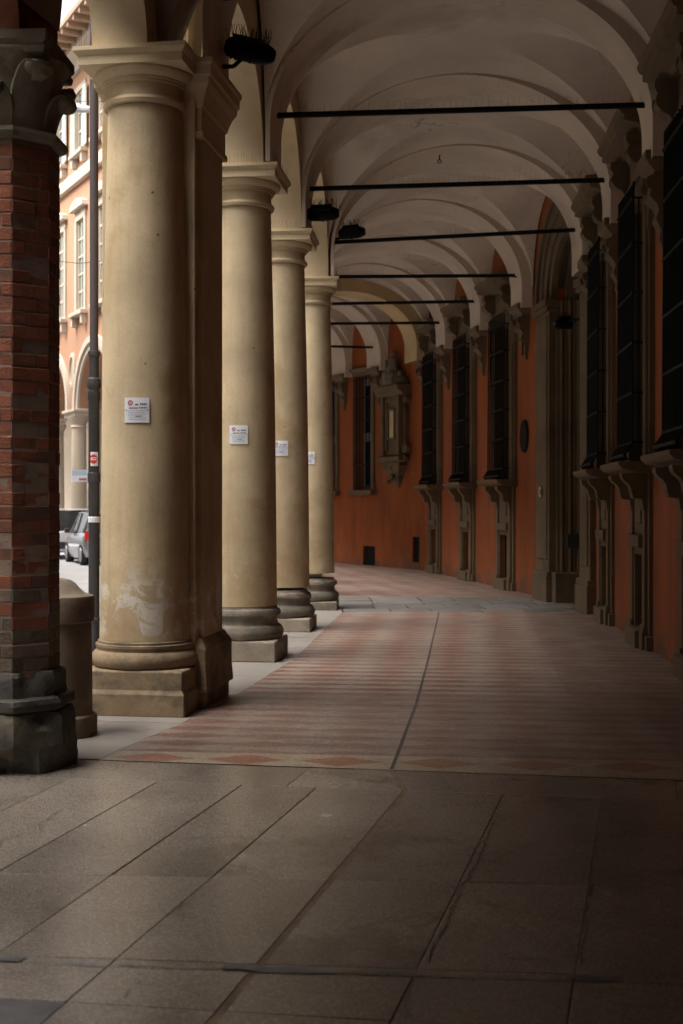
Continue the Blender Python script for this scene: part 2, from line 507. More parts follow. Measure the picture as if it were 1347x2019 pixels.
# ------------------------------------------------------------------ mesh helpers
class MB:
    def __init__(self):
        self.v, self.f = [], []

    def add(self, pts, faces, M=None):
        k = len(self.v)
        for p in pts:
            p = Vector(p)
            self.v.append(tuple(M @ p) if M is not None else tuple(p))
        self.f += [tuple(i + k for i in f) for f in faces]
        return self

    def hexa(self, p, M=None):
        """8 points: four of the bottom (counter-clockwise from above), four of the top"""
        return self.add(p, [(3, 2, 1, 0), (4, 5, 6, 7), (0, 1, 5, 4), (1, 2, 6, 5), (2, 3, 7, 6), (3, 0, 4, 7)], M)

    def box(self, x0, x1, y0, y1, z0, z1, M=None):
        return self.hexa([(x0, y0, z0), (x1, y0, z0), (x1, y1, z0), (x0, y1, z0),
                          (x0, y0, z1), (x1, y0, z1), (x1, y1, z1), (x0, y1, z1)], M)

    def prism(self, poly, a0, a1, axis='x', M=None):
        """closed polygon extruded along an axis; poly coordinates are the two other axes in order"""
        def pt(a, p):
            return {'x': (a, p[0], p[1]), 'y': (p[0], a, p[1]), 'z': (p[0], p[1], a)}[axis]
        n = len(poly)
        pts = [pt(a0, p) for p in poly] + [pt(a1, p) for p in poly]
        fs = [(i, (i + 1) % n, n + (i + 1) % n, n + i) for i in range(n)]
        return self.add(pts, fs + [tuple(range(n - 1, -1, -1)), tuple(range(n, 2 * n))], M)

    def lathe(self, prof, seg=32, M=None, a0=0.0, a1=2 * pi, sx=1, sy=1):
        full = abs(a1 - a0 - 2 * pi) < 1e-6
        n = seg if full else seg + 1
        pts, fs = [], []
        for r, z in prof:
            for i in range(n):
                a = a0 + (a1 - a0) * i / seg
                pts.append((r * cos(a) * sx, r * sin(a) * sy, z))
        for j in range(len(prof) - 1):
            for i in range(seg):
                i2 = (i + 1) % n
                fs.append((j * n + i, j * n + i2, (j + 1) * n + i2, (j + 1) * n + i))
        if full:
            fs.append(tuple(range(n - 1, -1, -1)))
            fs.append(tuple((len(prof) - 1) * n + i for i in range(n)))
        return self.add(pts, fs, M)

    def tube(self, p, q, r, seg=8, M=None, r2=None):
        p, q = Vector(p), Vector(q)
        d = (q - p).normalized()
        u = d.orthogonal().normalized()
        w_ = d.cross(u)
        r2 = r if r2 is None else r2
        pts = [p + (u * cos(2 * pi * i / seg) + w_ * sin(2 * pi * i / seg)) * r for i in range(seg)]
        pts += [q + (u * cos(2 * pi * i / seg) + w_ * sin(2 * pi * i / seg)) * r2 for i in range(seg)]
        fs = [(i, (i + 1) % seg, seg + (i + 1) % seg, seg + i) for i in range(seg)]
        return self.add(pts, fs + [tuple(range(seg - 1, -1, -1)), tuple(range(seg, 2 * seg))], M)

    def path(self, pts, r, seg=6, M=None):
        for a, b in zip(pts, pts[1:]):
            self.tube(a, b, r, seg, M)
        return self

    def ball(self, c, rx, ry, rz, M=None, seg=14, rings=8):
        pts, fs = [], []
        for j in range(rings + 1):
            t = pi * j / rings
            for i in range(seg):
                a = 2 * pi * i / seg
                pts.append((c[0] + rx * sin(t) * cos(a), c[1] + ry * sin(t) * sin(a), c[2] + rz * cos(t)))
        for j in range(rings):
            for i in range(seg):
                fs.append((j * seg + i, (j + 1) * seg + i, (j + 1) * seg + (i + 1) % seg, j * seg + (i + 1) % seg))
        return self.add(pts, fs, M)

    def square_profile(self, prof, M=None, hx=0.0, hy=0.0):
        """moulding turned round a square block: prof of (half side, z); hx/hy added to the half sides"""
        pts, fs = [], []
        for h, z in prof:
            pts += [(-h - hx, -h - hy, z), (h + hx, -h - hy, z), (h + hx, h + hy, z), (-h - hx, h + hy, z)]
        for j in range(len(prof) - 1):
            for i in range(4):
                fs.append((j * 4 + i, j * 4 + (i + 1) % 4, j * 4 + 4 + (i + 1) % 4, j * 4 + 4 + i))
        fs.append((3, 2, 1, 0))
        k = (len(prof) - 1) * 4
        fs.append((k, k + 1, k + 2, k + 3))
        return self.add(pts, fs, M)

    def mesh(self, name, mat, smooth=None):
        me = bpy.data.meshes.new(name)
        me.from_pydata(self.v, [], self.f)
        me.materials.append(mat)
        if smooth:
            for p in me.polygons:
                p.use_smooth = True
            me.set_sharp_from_angle(angle=radians(smooth))
        me.validate()
        me.update()
        return me

    def build(self, name, mat, parent=None, smooth=None, bevel=0.0, kind=None, label=None, loc=None, rot=None):
        o = bpy.data.objects.new(name, self.mesh(name, mat, smooth))
        COL.objects.link(o)
        if parent is not None:
            o.parent = parent
        if loc is not None:
            o.location = loc
        if rot is not None:
            o.rotation_euler = rot
        if bevel > 0:
            md = o.modifiers.new('edge', 'BEVEL')
            md.width = bevel
            md.segments = 2
            md.limit_method = 'ANGLE'
            md.angle_limit = radians(40)
        if kind:
            o['kind'] = kind
        if label:
            o['label'] = label
        return o

def empty(name, loc=(0, 0, 0), rz=0.0):
    o = bpy.data.objects.new(name, None)
    COL.objects.link(o)
    o.location = loc
    o.rotation_euler = (0, 0, rz)
    return o

def tag(o, label=None, cat=None, group=None, kind=None):
    if label: o['label'] = label
    if cat: o['category'] = cat
    if group: o['group'] = group
    if kind: o['kind'] = kind
    return o

def copy_tree(o, parent=None):
    c = o.copy()
    COL.objects.link(c)
    if parent is not None:
        c.parent = parent
    for ch in list(o.children):
        copy_tree(ch, c)
    return c

def V2(p): return Vector((p[0], p[1]))

def frame(p, d, z=0.0):
    """local x along d, local y to the left of d (out of the palace wall), z up"""
    d = V2(d).normalized()
    M = Matrix.Identity(4)
    M.col[0][:3] = (d.x, d.y, 0)
    M.col[1][:3] = (-d.y, d.x, 0)
    M.col[3][:3] = (p[0], p[1], z)
    return M

def lerp(a, b, t): return a + (b - a) * t

# ------------------------------------------------------------------ plan of the place (metres; y runs down the arcade)
L = [V2(p) for p in [(-1.54, 10.75), (-1.04, 13.9), (-.775, 17.1), (-.47, 20.55), (-.72, 23.6), (-1.12, 26.8),
                     (-1.65, 29.7), (-2.05, 31.4), (-2.9, 33.4), (-3.75, 35.2), (-5.9, 39.3)]]
R = [V2(p) for p in [(3.16, 10.5), (3.37, 13.68), (3.58, 16.83), (3.74, 19.85), (3.35, 23.84), (2.91, 26.85),
                     (2.44, 30.0), (2.02, 32.4), (1.03, 34.7), (.10, 36.55), (-2.0, 40.3)]]
WALL = [V2(p) for p in [(3.09, 9.5), (3.77, 19.72), (3.42, 23.4), (2.06, 32.6), (.20, 36.35), (-3.2, 42.5)]]
# older brick-pillared portico in which the camera stands (heads 13 degrees to the right)
ND = V2((sin(radians(13)), cos(radians(13))))
NL = [V2((-2.07, 8.15)) - ND * (3.5 * k) for k in range(6)]
NR = [V2((3.0, 7.4)) - ND * (3.5 * k) for k in range(6)]
SPRING, RISE = 5.5, 1.53
ROADZ = -0.12

def wall_point(seg, y):
    a, b = WALL[seg], WALL[seg + 1]
    return lerp(a, b, (y - a.y) / (b.y - a.y))

def wall_dir(seg):
    return (WALL[seg + 1] - WALL[seg]).normalized()

# ================================================================== GROUND
bm = MB()
bm.add([(-400, -300, ROADZ), (400, -300, ROADZ), (400, 500, ROADZ), (-400, 500, ROADZ)], [(0, 1, 2, 3)])
tag(bm.build('road', M_road), 'pale stone-paved street surface beside the arcade', kind='structure')

# outer edge of the portico pavement
EDGE = [p + V2((-1.0, -.1)) for p in reversed(NL)] + [V2((-2.45, 10.7))] + [p + V2((-.80, 0)) for p in L[1:6]] + \
       [p + V2((-.8, -.3)) for p in L[6:]]
OUT_R = [p + V2((.6, 0)) for p in reversed(NR)] + [WALL[0] + V2((.4, 0)), WALL[1] + V2((.9, 0)), WALL[2] + V2((.9, 0)),
                                                  WALL[3] + V2((.4, .2)), WALL[4] + V2((.4, .3)), WALL[5] + V2((.3, .3))]
bm = MB()
poly = EDGE + list(reversed(OUT_R))
n = len(poly)
bm.add([(p.x, p.y, -.016) for p in poly] + [(p.x, p.y, -.14) for p in poly],
       [tuple(range(n))[::-1], ] + [(i, (i + 1) % n, n + (i + 1) % n, n + i) for i in range(n)])
tag(bm.build('pavement_base', M_joint), 'raised bed of the arcade pavement with dark joints', kind='structure')

def slab(parent, name, quad, mat, th=.06, gap=.005, top=0.0, bevel=.004, tilt=.0015):
    q = [V2(p) for p in quad]
    c = sum(q, V2((0, 0))) / 4
    s = []
    for i in range(4):
        a, b, d = q[i - 1], q[i], q[(i + 1) % 4]
        e1 = (a - b).normalized()
        e2 = (d - b).normalized()
        s.append(b + (e1 + e2) * gap)
    bm = MB()
    tz = [top + random.uniform(-tilt, tilt) for _ in range(4)]
    bm.hexa([(p.x - c.x, p.y - c.y, -th) for p in s] + [(p.x - c.x, p.y - c.y, tz[i]) for i, p in enumerate(s)])
    o = bm.build(name, mat, parent, bevel=bevel)
    o.location = (c.x, c.y, 0)
    return o

# --- granite slabs of the near portico
gran = empty('granite_floor')
tag(gran, 'brown granite slab floor in the near bay', kind='structure')
rows = [(8.02, -.175), (7.47, -.17), (5.64, -.065), (4.58, -.09), (4.50, -.09), (4.12, -.15), (2.6, -.2), (.6, -.2), (-1.4, -.2)]
cols_x = [-3.24, -2.71, -2.18, -1.65, -1.10, -.585, -.138, .385, .94, 1.49, 2.03, 2.57, 3.1]   # where each long joint meets y = 7.5
SL = .231

def joint_at(cx, row):
    z0, k = row            # y = z0 + k x ; x = cx + SL (y - 7.5)
    x = (cx + SL * (z0 - 7.5)) / (1 - SL * k)
    return V2((x, z0 + k * x))

def in_floor(q):
    c = sum(q, V2((0, 0))) / 4
    t = (8.15 - c.y)
    xl = -3.0 - .231 * t + .1
    xr = 3.05 - .231 * (t - .75)
    return xl < c.x < xr and c.y > -2

for j in range(len(rows) - 1):
    if j == 0:
        xs = [-3.24, -1.9, -.32, 0.385, 1.9, 3.1]
    elif j == 3:
        xs = [-3.24, -1.65, -.138, .385, 1.49, 3.1]
    else:
        xs = cols_x
    for i in range(len(xs) - 1):
        q = [joint_at(xs[i], rows[j + 1]), joint_at(xs[i + 1], rows[j + 1]), joint_at(xs[i + 1], rows[j]), joint_at(xs[i], rows[j])]
        if not in_floor(q):
            continue
        # the long channel beside the fifth joint is wider
        k = .013
        if xs[i] == .385:
            q[0] += V2((k, 0)); q[3] += V2((k, 0))
        if xs[i + 1] == .385:
            q[1] -= V2((k, 0)); q[2] -= V2((k, 0))
        if j == 0 and xs[i] == .385:
            q[3] = V2((.322, 7.97))
        if j == 0 and xs[i + 1] == .385:
            q[2] = V2((.288, 7.975))
        slab(gran, 'slab', q, M_granite if j < 5 or xs[i] > -.3 else M_tar, gap=random.uniform(.0012, .0032), bevel=.0025)
# brown filling of the channel, and the tar patches on the cross joint
bm = MB()
pa, pb, pc = joint_at(.385, rows[1]), joint_at(.385, rows[7]), None
for a, b in ((pa, pb),):
    nrm = V2((.0135, -.003))
    bm.add([(p.x, p.y, -.0025) for p in (b - nrm, b + nrm, a + nrm, a - nrm)], [(0, 1, 2, 3)])
nrm = V2((.014, -.003))
e_ = V2((.305, 7.99))
bm.add([(p.x, p.y, -.0028) for p in (pa - nrm, pa + nrm, e_ + nrm, e_ - nrm)], [(0, 1, 2, 3)])
bm.build('channel_filling', M_channel, gran)

def patch(cx, cy, w_, h_, n=22, z=.0045):
    bm = MB()
    pts = []
    for i in range(n):
        a = 2 * pi * i / n
        k = random.uniform(.62, 1.15)
        pts.append((cx + w_ * k * (abs(cos(a)) ** .6) * (1 if cos(a) > 0 else -1), cy + h_ * k * sin(a) - .09 * (cos(a) * w_), z))
    bm.add(pts, [tuple(range(n))])
    return bm.build('tar_patch', M_tar, gran)
patch(-.17, 4.53, .19, .036)
patch(-.34, 4.56, .085, .034, z=.0065)
patch(.85, 4.46, .11, .03)
patch(-1.17, 4.65, .06, .03)
patch(.16, 4.535, .08, .008)
patch(.66, 4.66, .10, .006)
# cracks: thin dark filled slivers along the worn joints
def crack(pts, wd=.004):
    bm = MB()
    l, r = [], []
    P = [V2(p) for p in pts]
    # roughen
    Q = [P[0]]
    for a, b in zip(P, P[1:]):
        m = 9
        for k in range(1, m + 1):
            t = k / m
            q = lerp(a, b, t)
            if k < m:
                nrm = (b - a).orthogonal().normalized()
                q = q + nrm * random.uniform(-1, 1) * min(.012, (b - a).length * .04)
            Q.append(q)
    for i, p in enumerate(Q):
        d = (Q[min(i + 1, len(Q) - 1)] - Q[max(i - 1, 0)]).normalized()
        nrm = V2((-d.y, d.x)) * wd * random.uniform(.15, 1.1)
        l.append((p + nrm)); r.append((p - nrm))
    k = len(Q)
    bm.add([(p.x, p.y, .0042) for p in l] + [(p.x, p.y, .0042) for p in r],
           [(i, i + 1, k + i + 1, k + i) for i in range(k - 1)])
    return bm.build('crack', M_joint, gran)
crack([(.78, 6.7), (.66, 6.15), (.55, 5.68), (.462, 5.40)], .006)
crack([(.49, 5.42), (.43, 5.2), (.40, 5.0), (.29, 4.6)], .005)
crack([(1.25, 6.45), (1.085, 5.72), (.975, 5.25), (.84, 4.6)], .004)
crack([(.55, 5.5), (.62, 5.2), (.69, 4.95)], .003)
crack([(.52, 5.35), (.70, 5.18), (.93, 5.06)], .003)
crack([(-1.47, 6.9), (-1.52, 6.6), (-1.48, 6.5), (-1.62, 6.3), (-1.6, 6.15)], .004)
crack([(-1.75, 4.66), (-1.0, 4.595), (-.5, 4.55), (.1, 4.495), (.6, 4.455), (1.2, 4.40), (1.6, 4.36)], .005)
crack([(-1.6, 4.73), (-.9, 4.66), (-.45, 4.62)], .003)
crack([(.25, 4.45), (.20, 4.25), (.22, 4.1)], .003)
crack([(-.66, 4.45), (-.72, 4.25), (-.86, 4.1)], .002)

# --- terrazzo
HA = radians(5.7)
oa = V2((.30, 8.0))
def to_local(p, o, a):       # local y runs along the heading a (clockwise from +Y)
    d = V2(p) - o
    return (d.x * cos(a) - d.y * sin(a), d.x * sin(a) + d.y * cos(a))
TL = [V2((-1.525, 8.30)), V2((-1.176, 9.7)), V2((-.917, 10.9)), V2((-.467, 13.9)), V2((-.207, 17.1)), V2((.012, 19.75))]
near_edge = lambda x: 8.03 - .175 * x
TR = [wall_point(0, 20.0 - .0001) if False else V2((3.80, 20.2)), V2((3.09 - .02, 9.5)), V2((3.09, near_edge(3.09) + .0))]
TL[0] = V2((-1.53, near_edge(-1.53)))
polyA = TL + [V2((3.80, 20.2)), V2((3.12, 9.5)), V2((2.98, near_edge(2.98)))]
bm = MB()
pl = [to_local(p, oa, HA) for p in polyA]
bm.add([(p[0], p[1], 0) for p in pl], [tuple(range(len(pl)))[::-1]])
o = bm.build('terrazzo_floor', M_terr_a, loc=(oa.x, oa.y, .002), rot=(0, 0, -HA))
tag(o, 'red and pale diamond-patterned terrazzo floor in front of the crossing', kind='structure')
# expansion joint down the middle: a thin brass-brown strip set 3 mm proud of the polish
bm = MB()
ja = [V2((.305, 8.0)), V2((.60, 10.6)), V2((.92, 13.9)), V2((1.46, 19.75))]
for a, b in zip(ja, ja[1:]):
    w_ = V2((.011, 0))
    bm.hexa([(p.x, p.y, -.01) for p in (a - w_, a + w_, b + w_, b - w_)] + [(p.x, p.y, .0045) for p in (a - w_, a + w_, b + w_, b - w_)])
bm.build('expansion_joint', M_joint, o, kind='structure')
bpy.context.view_layer.update()
jo = bpy.data.objects['expansion_joint']
jo.matrix_parent_inverse = o.matrix_basis.inverted()

HB = radians(-10)
ob = V2((1.2, 23.0))
polyB = [V2((-.22, 23.0)), V2((-.6, 26.8)), V2((-1.15, 29.9)), V2((-1.6, 31.7)), V2((-2.4, 33.6)), V2((-3.9, 36.6)), V2((-5.6, 39.9)),
         V2((-2.9, 42.6)), V2((.6, 36.0)), V2((2.2, 32.7)), V2((3.6, 23.0))]
bm = MB()
pl = [to_local(p, ob, HB) for p in polyB]
bm.add([(p[0], p[1], 0) for p in pl], [tuple(range(len(pl)))[::-1]])
o = bm.build('terrazzo_floor', M_terr_b, loc=(ob.x, ob.y, .002), rot=(0, 0, -HB))
tag(o, 'red and pale striped terrazzo floor beyond the grey crossing', kind='structure')

# --- carriage crossing of grey granite slabs in front of the portal
cro = empty('carriage_crossing')
tag(cro, 'band of grey granite slabs crossing the arcade at the portal', kind='structure')
ys = [19.76, 20.5, 21.3, 22.15, 23.0]
for j in range(4):
    x = -.02 - .04 * j + random.uniform(0, .2)
    xs = [(.03 if j == 0 else -.05 - .06 * j)]
    while xs[-1] < 3.9:
        xs.append(xs[-1] + random.uniform(.5, .85))
    for i in range(len(xs) - 1):
        slab(cro, 'paving_slab', [(xs[i] + .05 * j * .3, ys[j]), (xs[i + 1], ys[j]), (xs[i + 1] - .02, ys[j + 1]), (xs[i] - .02, ys[j + 1])],
             M_cross, gap=.012, tilt=.006, top=.002, bevel=.008)

# --- pale kerb stones between the columns
ker = empty('kerb')
tag(ker, 'strip of pale granite kerb stones carrying the columns', kind='structure')
inner = [V2((-1.53, 8.33)), V2((-1.18, 9.7)), V2((-.92, 10.9)), V2((-.47, 13.9)), V2((-.21, 17.1)), V2((.01, 19.75)), V2((-.02, 21.4)),
         V2((-.25, 23.0)), V2((-.63, 26.8)), V2((-1.18, 29.9)), V2((-1.63, 31.7)), V2((-2.43, 33.6))]
outer = [V2((-2.95, 8.55)), V2((-2.6, 9.9)), V2((-2.42, 10.75)), V2((-1.83, 13.95)), V2((-1.57, 17.1)), V2((-1.33, 19.75)), V2((-1.32, 21.4)),
         V2((-1.5, 23.6)), V2((-1.92, 26.8)), V2((-2.45, 29.4)), V2((-2.85, 31.1)), V2((-3.7, 33.1))]
for k in range(len(inner) - 1):
    ln = (inner[k + 1] - inner[k]).length
    m = max(1, round(ln / 1.55))
    for i in range(m):
        t0, t1 = i / m, (i + 1) / m
        slab(ker, 'kerb_stone', [lerp(outer[k], outer[k + 1], t0), lerp(inner[k], inner[k + 1], t0),
                                 lerp(inner[k], inner[k + 1], t1), lerp(outer[k], outer[k + 1], t1)], M_kerb, th=.11, gap=.0018, top=.001, bevel=.002)

# ================================================================== PALACE (yellow arcade, vaults, orange wall)
pal = empty('palace', (0, 0, 0))
tag(pal, 'vaulted palace arcade with orange inner wall, stone windows and pale cross vaults', 'building')

NT = 22
TS = [-cos(pi * i / NT) for i in range(NT + 1)]

def vault_bay(a, b, c, d, spring, rise, name, parent, mat, bandw=.42, dome=.035):
    """cross vault over the quad a (left, near), b (right, near), c (left, far), d (right, far)"""
    ln = ((c - a).length + (d - b).length) / 2
    bw = min(bandw / ln, .22)
    h = .5 - bw
    us = [.5 + .5 * t for t in TS]
    vs = [.5 + h * t for t in TS]

    def pt(u, v, z):
        p = lerp(lerp(a, b, u), lerp(c, d, u), v)
        return (p.x, p.y, z)
    bm = MB()
    pts = []
    for j, tv in enumerate(TS):
        for i, tu in enumerate(TS):
            m = min(abs(tu), abs(tv))
            z = spring + rise * sqrt(max(0, 1 - m * m)) + dome * (1 - tu * tu) * (1 - tv * tv)
            pts.append(pt(us[i], vs[j], z))
    n1 = NT + 1
    fs = []
    for j in range(NT):
        for i in range(NT):
            p00, p10, p11, p01 = j * n1 + i, j * n1 + i + 1, (j + 1) * n1 + i + 1, (j + 1) * n1 + i
            if i + j == NT - 1:
                fs += [(p00, p01, p10), (p10, p01, p11)]
            else:
                fs += [(p00, p11, p10), (p00, p01, p11)]
    bm.add(pts, fs)
    for v0, v1 in ((0, .5 - h), (.5 + h, 1)):
        row = []
        for vv in (v0, v1):
            row += [pt(us[i], vv, spring + rise * sqrt(max(0, 1 - TS[i] ** 2))) for i in range(n1)]
        bm.add(row, [(i, n1 + i, n1 + i + 1, i + 1) for i in range(NT)])
    return bm.build(name, mat, parent, smooth=28)

def arch_band(a, b, along, spring, rise, half, th, name, parent, mat, inset=.012, leg=5.12, b_out=None):
    """transverse arch from a to b: a solid band, half = half its depth along the arcade"""
    bm = MB()
    m = 36
    ring = []
    for i in range(m + 1):
        t = -cos(pi * i / m)
        u = .5 + (.5 - inset) * t
        zi = spring + (rise - th) * sqrt(max(0, 1 - t * t))
        zo = spring + (rise + .1) * sqrt(max(0, 1 - t * t)) + .02
        p = lerp(a, b, u)
        q = lerp(a, b_out or b, .5 + .5 * t)
        ring.append((p, q, zi, zo))
    pts = []
    p, q, zi, zo = ring[0]
    ring.insert(0, (p, q, leg, leg))
    p, q, zi, zo = ring[-1]
    ring.append((p, q, leg, leg))
    m += 2
    for p, q, zi, zo in ring:
        for s in (-1, 1):
            pts.append((p.x + along.x * half * s, p.y + along.y * half * s, zi))
        for s in (-1, 1):
            pts.append((q.x + along.x * half * s, q.y + along.y * half * s, zo))
    fs = []
    for i in range(m):
        k, l = 4 * i, 4 * i + 4
        fs += [(k, k + 1, l + 1, l), (k + 2, l + 2, l + 3, k + 3), (k, l, l + 2, k + 2), (k + 1, k + 3, l + 3, l + 1)]
    bm.add(pts, fs)
    return bm.build(name, mat, parent, smooth=35)

def arcade_wall(pts, spring, top, half, clear, name, parent, mat, rise=None, soffit_mat=None):
    """wall over a row of supports with an arched opening in each bay"""
    for a, b in zip(pts, pts[1:]):
        ln = (b - a).length
        M = frame(a, b - a)
        ac = ln / 2 - clear
        r_ = ac if rise is None else rise
        m = 28
        prof = [(ln / 2 + ac * -cos(pi * i / m), spring + r_ * sin(pi * i / m)) for i in range(m + 1)]
        bm = MB()
        front = [(0, spring)] + prof + [(ln, spring), (ln, top)] + [(x, top) for x, z in reversed(prof)] + [(0, top)]
        # faces as strips so that they stay clean
        for s in (1, -1):
            y = half * s
            strips = [[(0, y, spring), (prof[0][0], y, spring), (prof[0][0], y, top), (0, y, top)],
                      [(prof[-1][0], y, spring), (ln, y, spring), (ln, y, top), (prof[-1][0], y, top)]]
            for (x0, z0), (x1, z1) in zip(prof, prof[1:]):
                strips.append([(x0, y, z0), (x1, y, z1), (x1, y, top), (x0, y, top)])
            for q in strips:
                bm.add(q, [(0, 1, 2, 3) if s < 0 else (3, 2, 1, 0)], M)
        bm.add([(0, half, spring), (prof[0][0], half, spring), (prof[0][0], -half, spring), (0, -half, spring)], [(0, 1, 2, 3)], M)
        bm.add([(prof[-1][0], half, spring), (ln, half, spring), (ln, -half, spring), (prof[-1][0], -half, spring)], [(0, 1, 2, 3)], M)
        bm.add([(0, half, top), (ln, half, top), (ln, -half, top), (0, -half, top)], [(3, 2, 1, 0)], M)
        for x in (0, ln):
            bm.add([(x, half, spring), (x, -half, spring), (x, -half, top), (x, half, top)], [(0, 1, 2, 3)], M)
        bm.build(name, mat, parent)
        sb = MB()
        row = [(x, half, z) for x, z in prof] + [(x, -half, z) for x, z in prof]
        sb.add(row, [(i, i + 1, m + 2 + i, m + 1 + i) for i in range(m)], M)
        sb.build('arch_soffit', soffit_mat or mat, parent, smooth=40)

HALF_W = .30
# inner (corridor) face of the arcade at each support
INN = []
for i, p in enumerate(L):
    d = (L[min(i + 1, len(L) - 1)] - L[max(i - 1, 0)]).normalized()
    INN.append(p + V2((d.y, -d.x)) * (HALF_W + (.12 if i == 0 else .004)))
INN[0] = V2((-1.06, 10.9))
for i in range(len(L) - 1):
    vault_bay(INN[i], R[i], INN[i + 1], R[i + 1], SPRING, RISE, 'vault', pal, M_vault)
for i in range(len(L)):
    d = ((L[min(i + 1, len(L) - 1)] - L[max(i - 1, 0)]).normalized() + (R[min(i + 1, len(R) - 1)] - R[max(i - 1, 0)]).normalized()).normalized()
    a, b = INN[i], R[i]
    bo = b
    b = b + (a - b).normalized() * .15
    if i == 7:
        arch_band(a, b, d, SPRING, RISE, .42, .30, 'transverse_arch', pal, M_yel2, inset=.05, b_out=bo)
    else:
        arch_band(a, b, d, SPRING, RISE, .41, .022, 'transverse_arch', pal, M_band, b_out=bo)
arcade_wall(L, 5.1, 13.5, HALF_W, .36, 'arcade_wall', pal, M_yel, soffit_mat=M_yel)
# unseen roof slab over the vaults, added to keep sky light out
bm = MB()
for i in range(len(L) - 1):
    q = [L[i] , R[i] + V2((.4, .2)), R[i + 1] + V2((.4, .2)), L[i + 1]]
    bm.hexa([(p.x, p.y, 7.45) for p in q] + [(p.x, p.y, 7.65) for p in q])
bm.build('sky_block_slab', M_vault, pal)

# --- orange wall with openings
WIN_H = dict(z0=2.08, z1=5.0, w=.52)
wins = [(0, 12.05), (0, 15.1), (0, 18.1), (2, 25.2), (2, 28.2), (2, 31.35)]
PORTAL_S = None

def wall_panel(bm, a, b, holes, z0, z1, depth=.38):
    M = frame(a, b - a)
    ln = (b - a).length
    xs = sorted({0.0, ln} | {h[0] for h in holes} | {h[1] for h in holes})
    zs = sorted({z0, z1} | {h[2] for h in holes} | {h[3] for h in holes})
    for x0, x1 in zip(xs, xs[1:]):
        for y0, y1 in zip(zs, zs[1:]):
            cx, cz = (x0 + x1) / 2, (y0 + y1) / 2
            if any(h[0] < cx < h[1] and h[2] < cz < h[3] for h in holes):
                continue
            bm.add([(x0, 0, y0), (x1, 0, y0), (x1, 0, y1), (x0, 0, y1)], [(3, 2, 1, 0)], M)
    for x0, x1, y0, y1 in holes:
        d = -depth
        bm.add([(x0, 0, y0), (x0, d, y0), (x0, d, y1), (x0, 0, y1)], [(0, 1, 2, 3)], M)
        bm.add([(x1, 0, y0), (x1, d, y0), (x1, d, y1), (x1, 0, y1)], [(3, 2, 1, 0)], M)
        bm.add([(x0, 0, y0), (x1, 0, y0), (x1, d, y0), (x0, d, y0)], [(0, 1, 2, 3)], M)
        bm.add([(x0, 0, y1), (x1, 0, y1), (x1, d, y1), (x0, d, y1)], [(3, 2, 1, 0)], M)
    bm.add([(0, -.75, z0), (ln, -.75, z0), (ln, -.75, z1), (0, -.75, z1)], [(0, 1, 2, 3)], M)

def s_of(seg, y):
    return (wall_point(seg, y) - WALL[seg]).length

END_WINS = [(3, 35.5), (4, 37.35)]
wall_bm = MB()
for seg in range(5):
    holes = []
    for sg, y in wins:
        if sg == seg:
            s = s_of(seg, y)
            holes.append((s - .52, s + .52, 2.08, 5.05))
            holes.append((s - .22, s + .30, .22, 1.04))
    for sg, y in END_WINS:
        if sg == seg:
            s = s_of(seg, y)
            holes.append((s - .50, s + .50, 2.02, 5.1))
    if seg == 3:
        s = s_of(3, 35.45)
        holes.append((s - .55, s + .15, .0, .52))
        s = s_of(3, 33.0)
        holes.append((s - .17, s + .17, .18, .82))
    if seg == 1:
        holes.append((.30, 2.10, 0.0, 6.0))
    wall_panel(wall_bm, WALL[seg], WALL[seg + 1], holes, -.05, 7.6)
wall_bm.build('wall', M_orange, pal)

def bars(bm, x0, x1, z0, z1, y, n, r, M=None):
    for i in range(n):
        x = lerp(x0, x1, i / (n - 1))
        bm.tube((x, y, z0), (x, y, z1), r, 6, M)

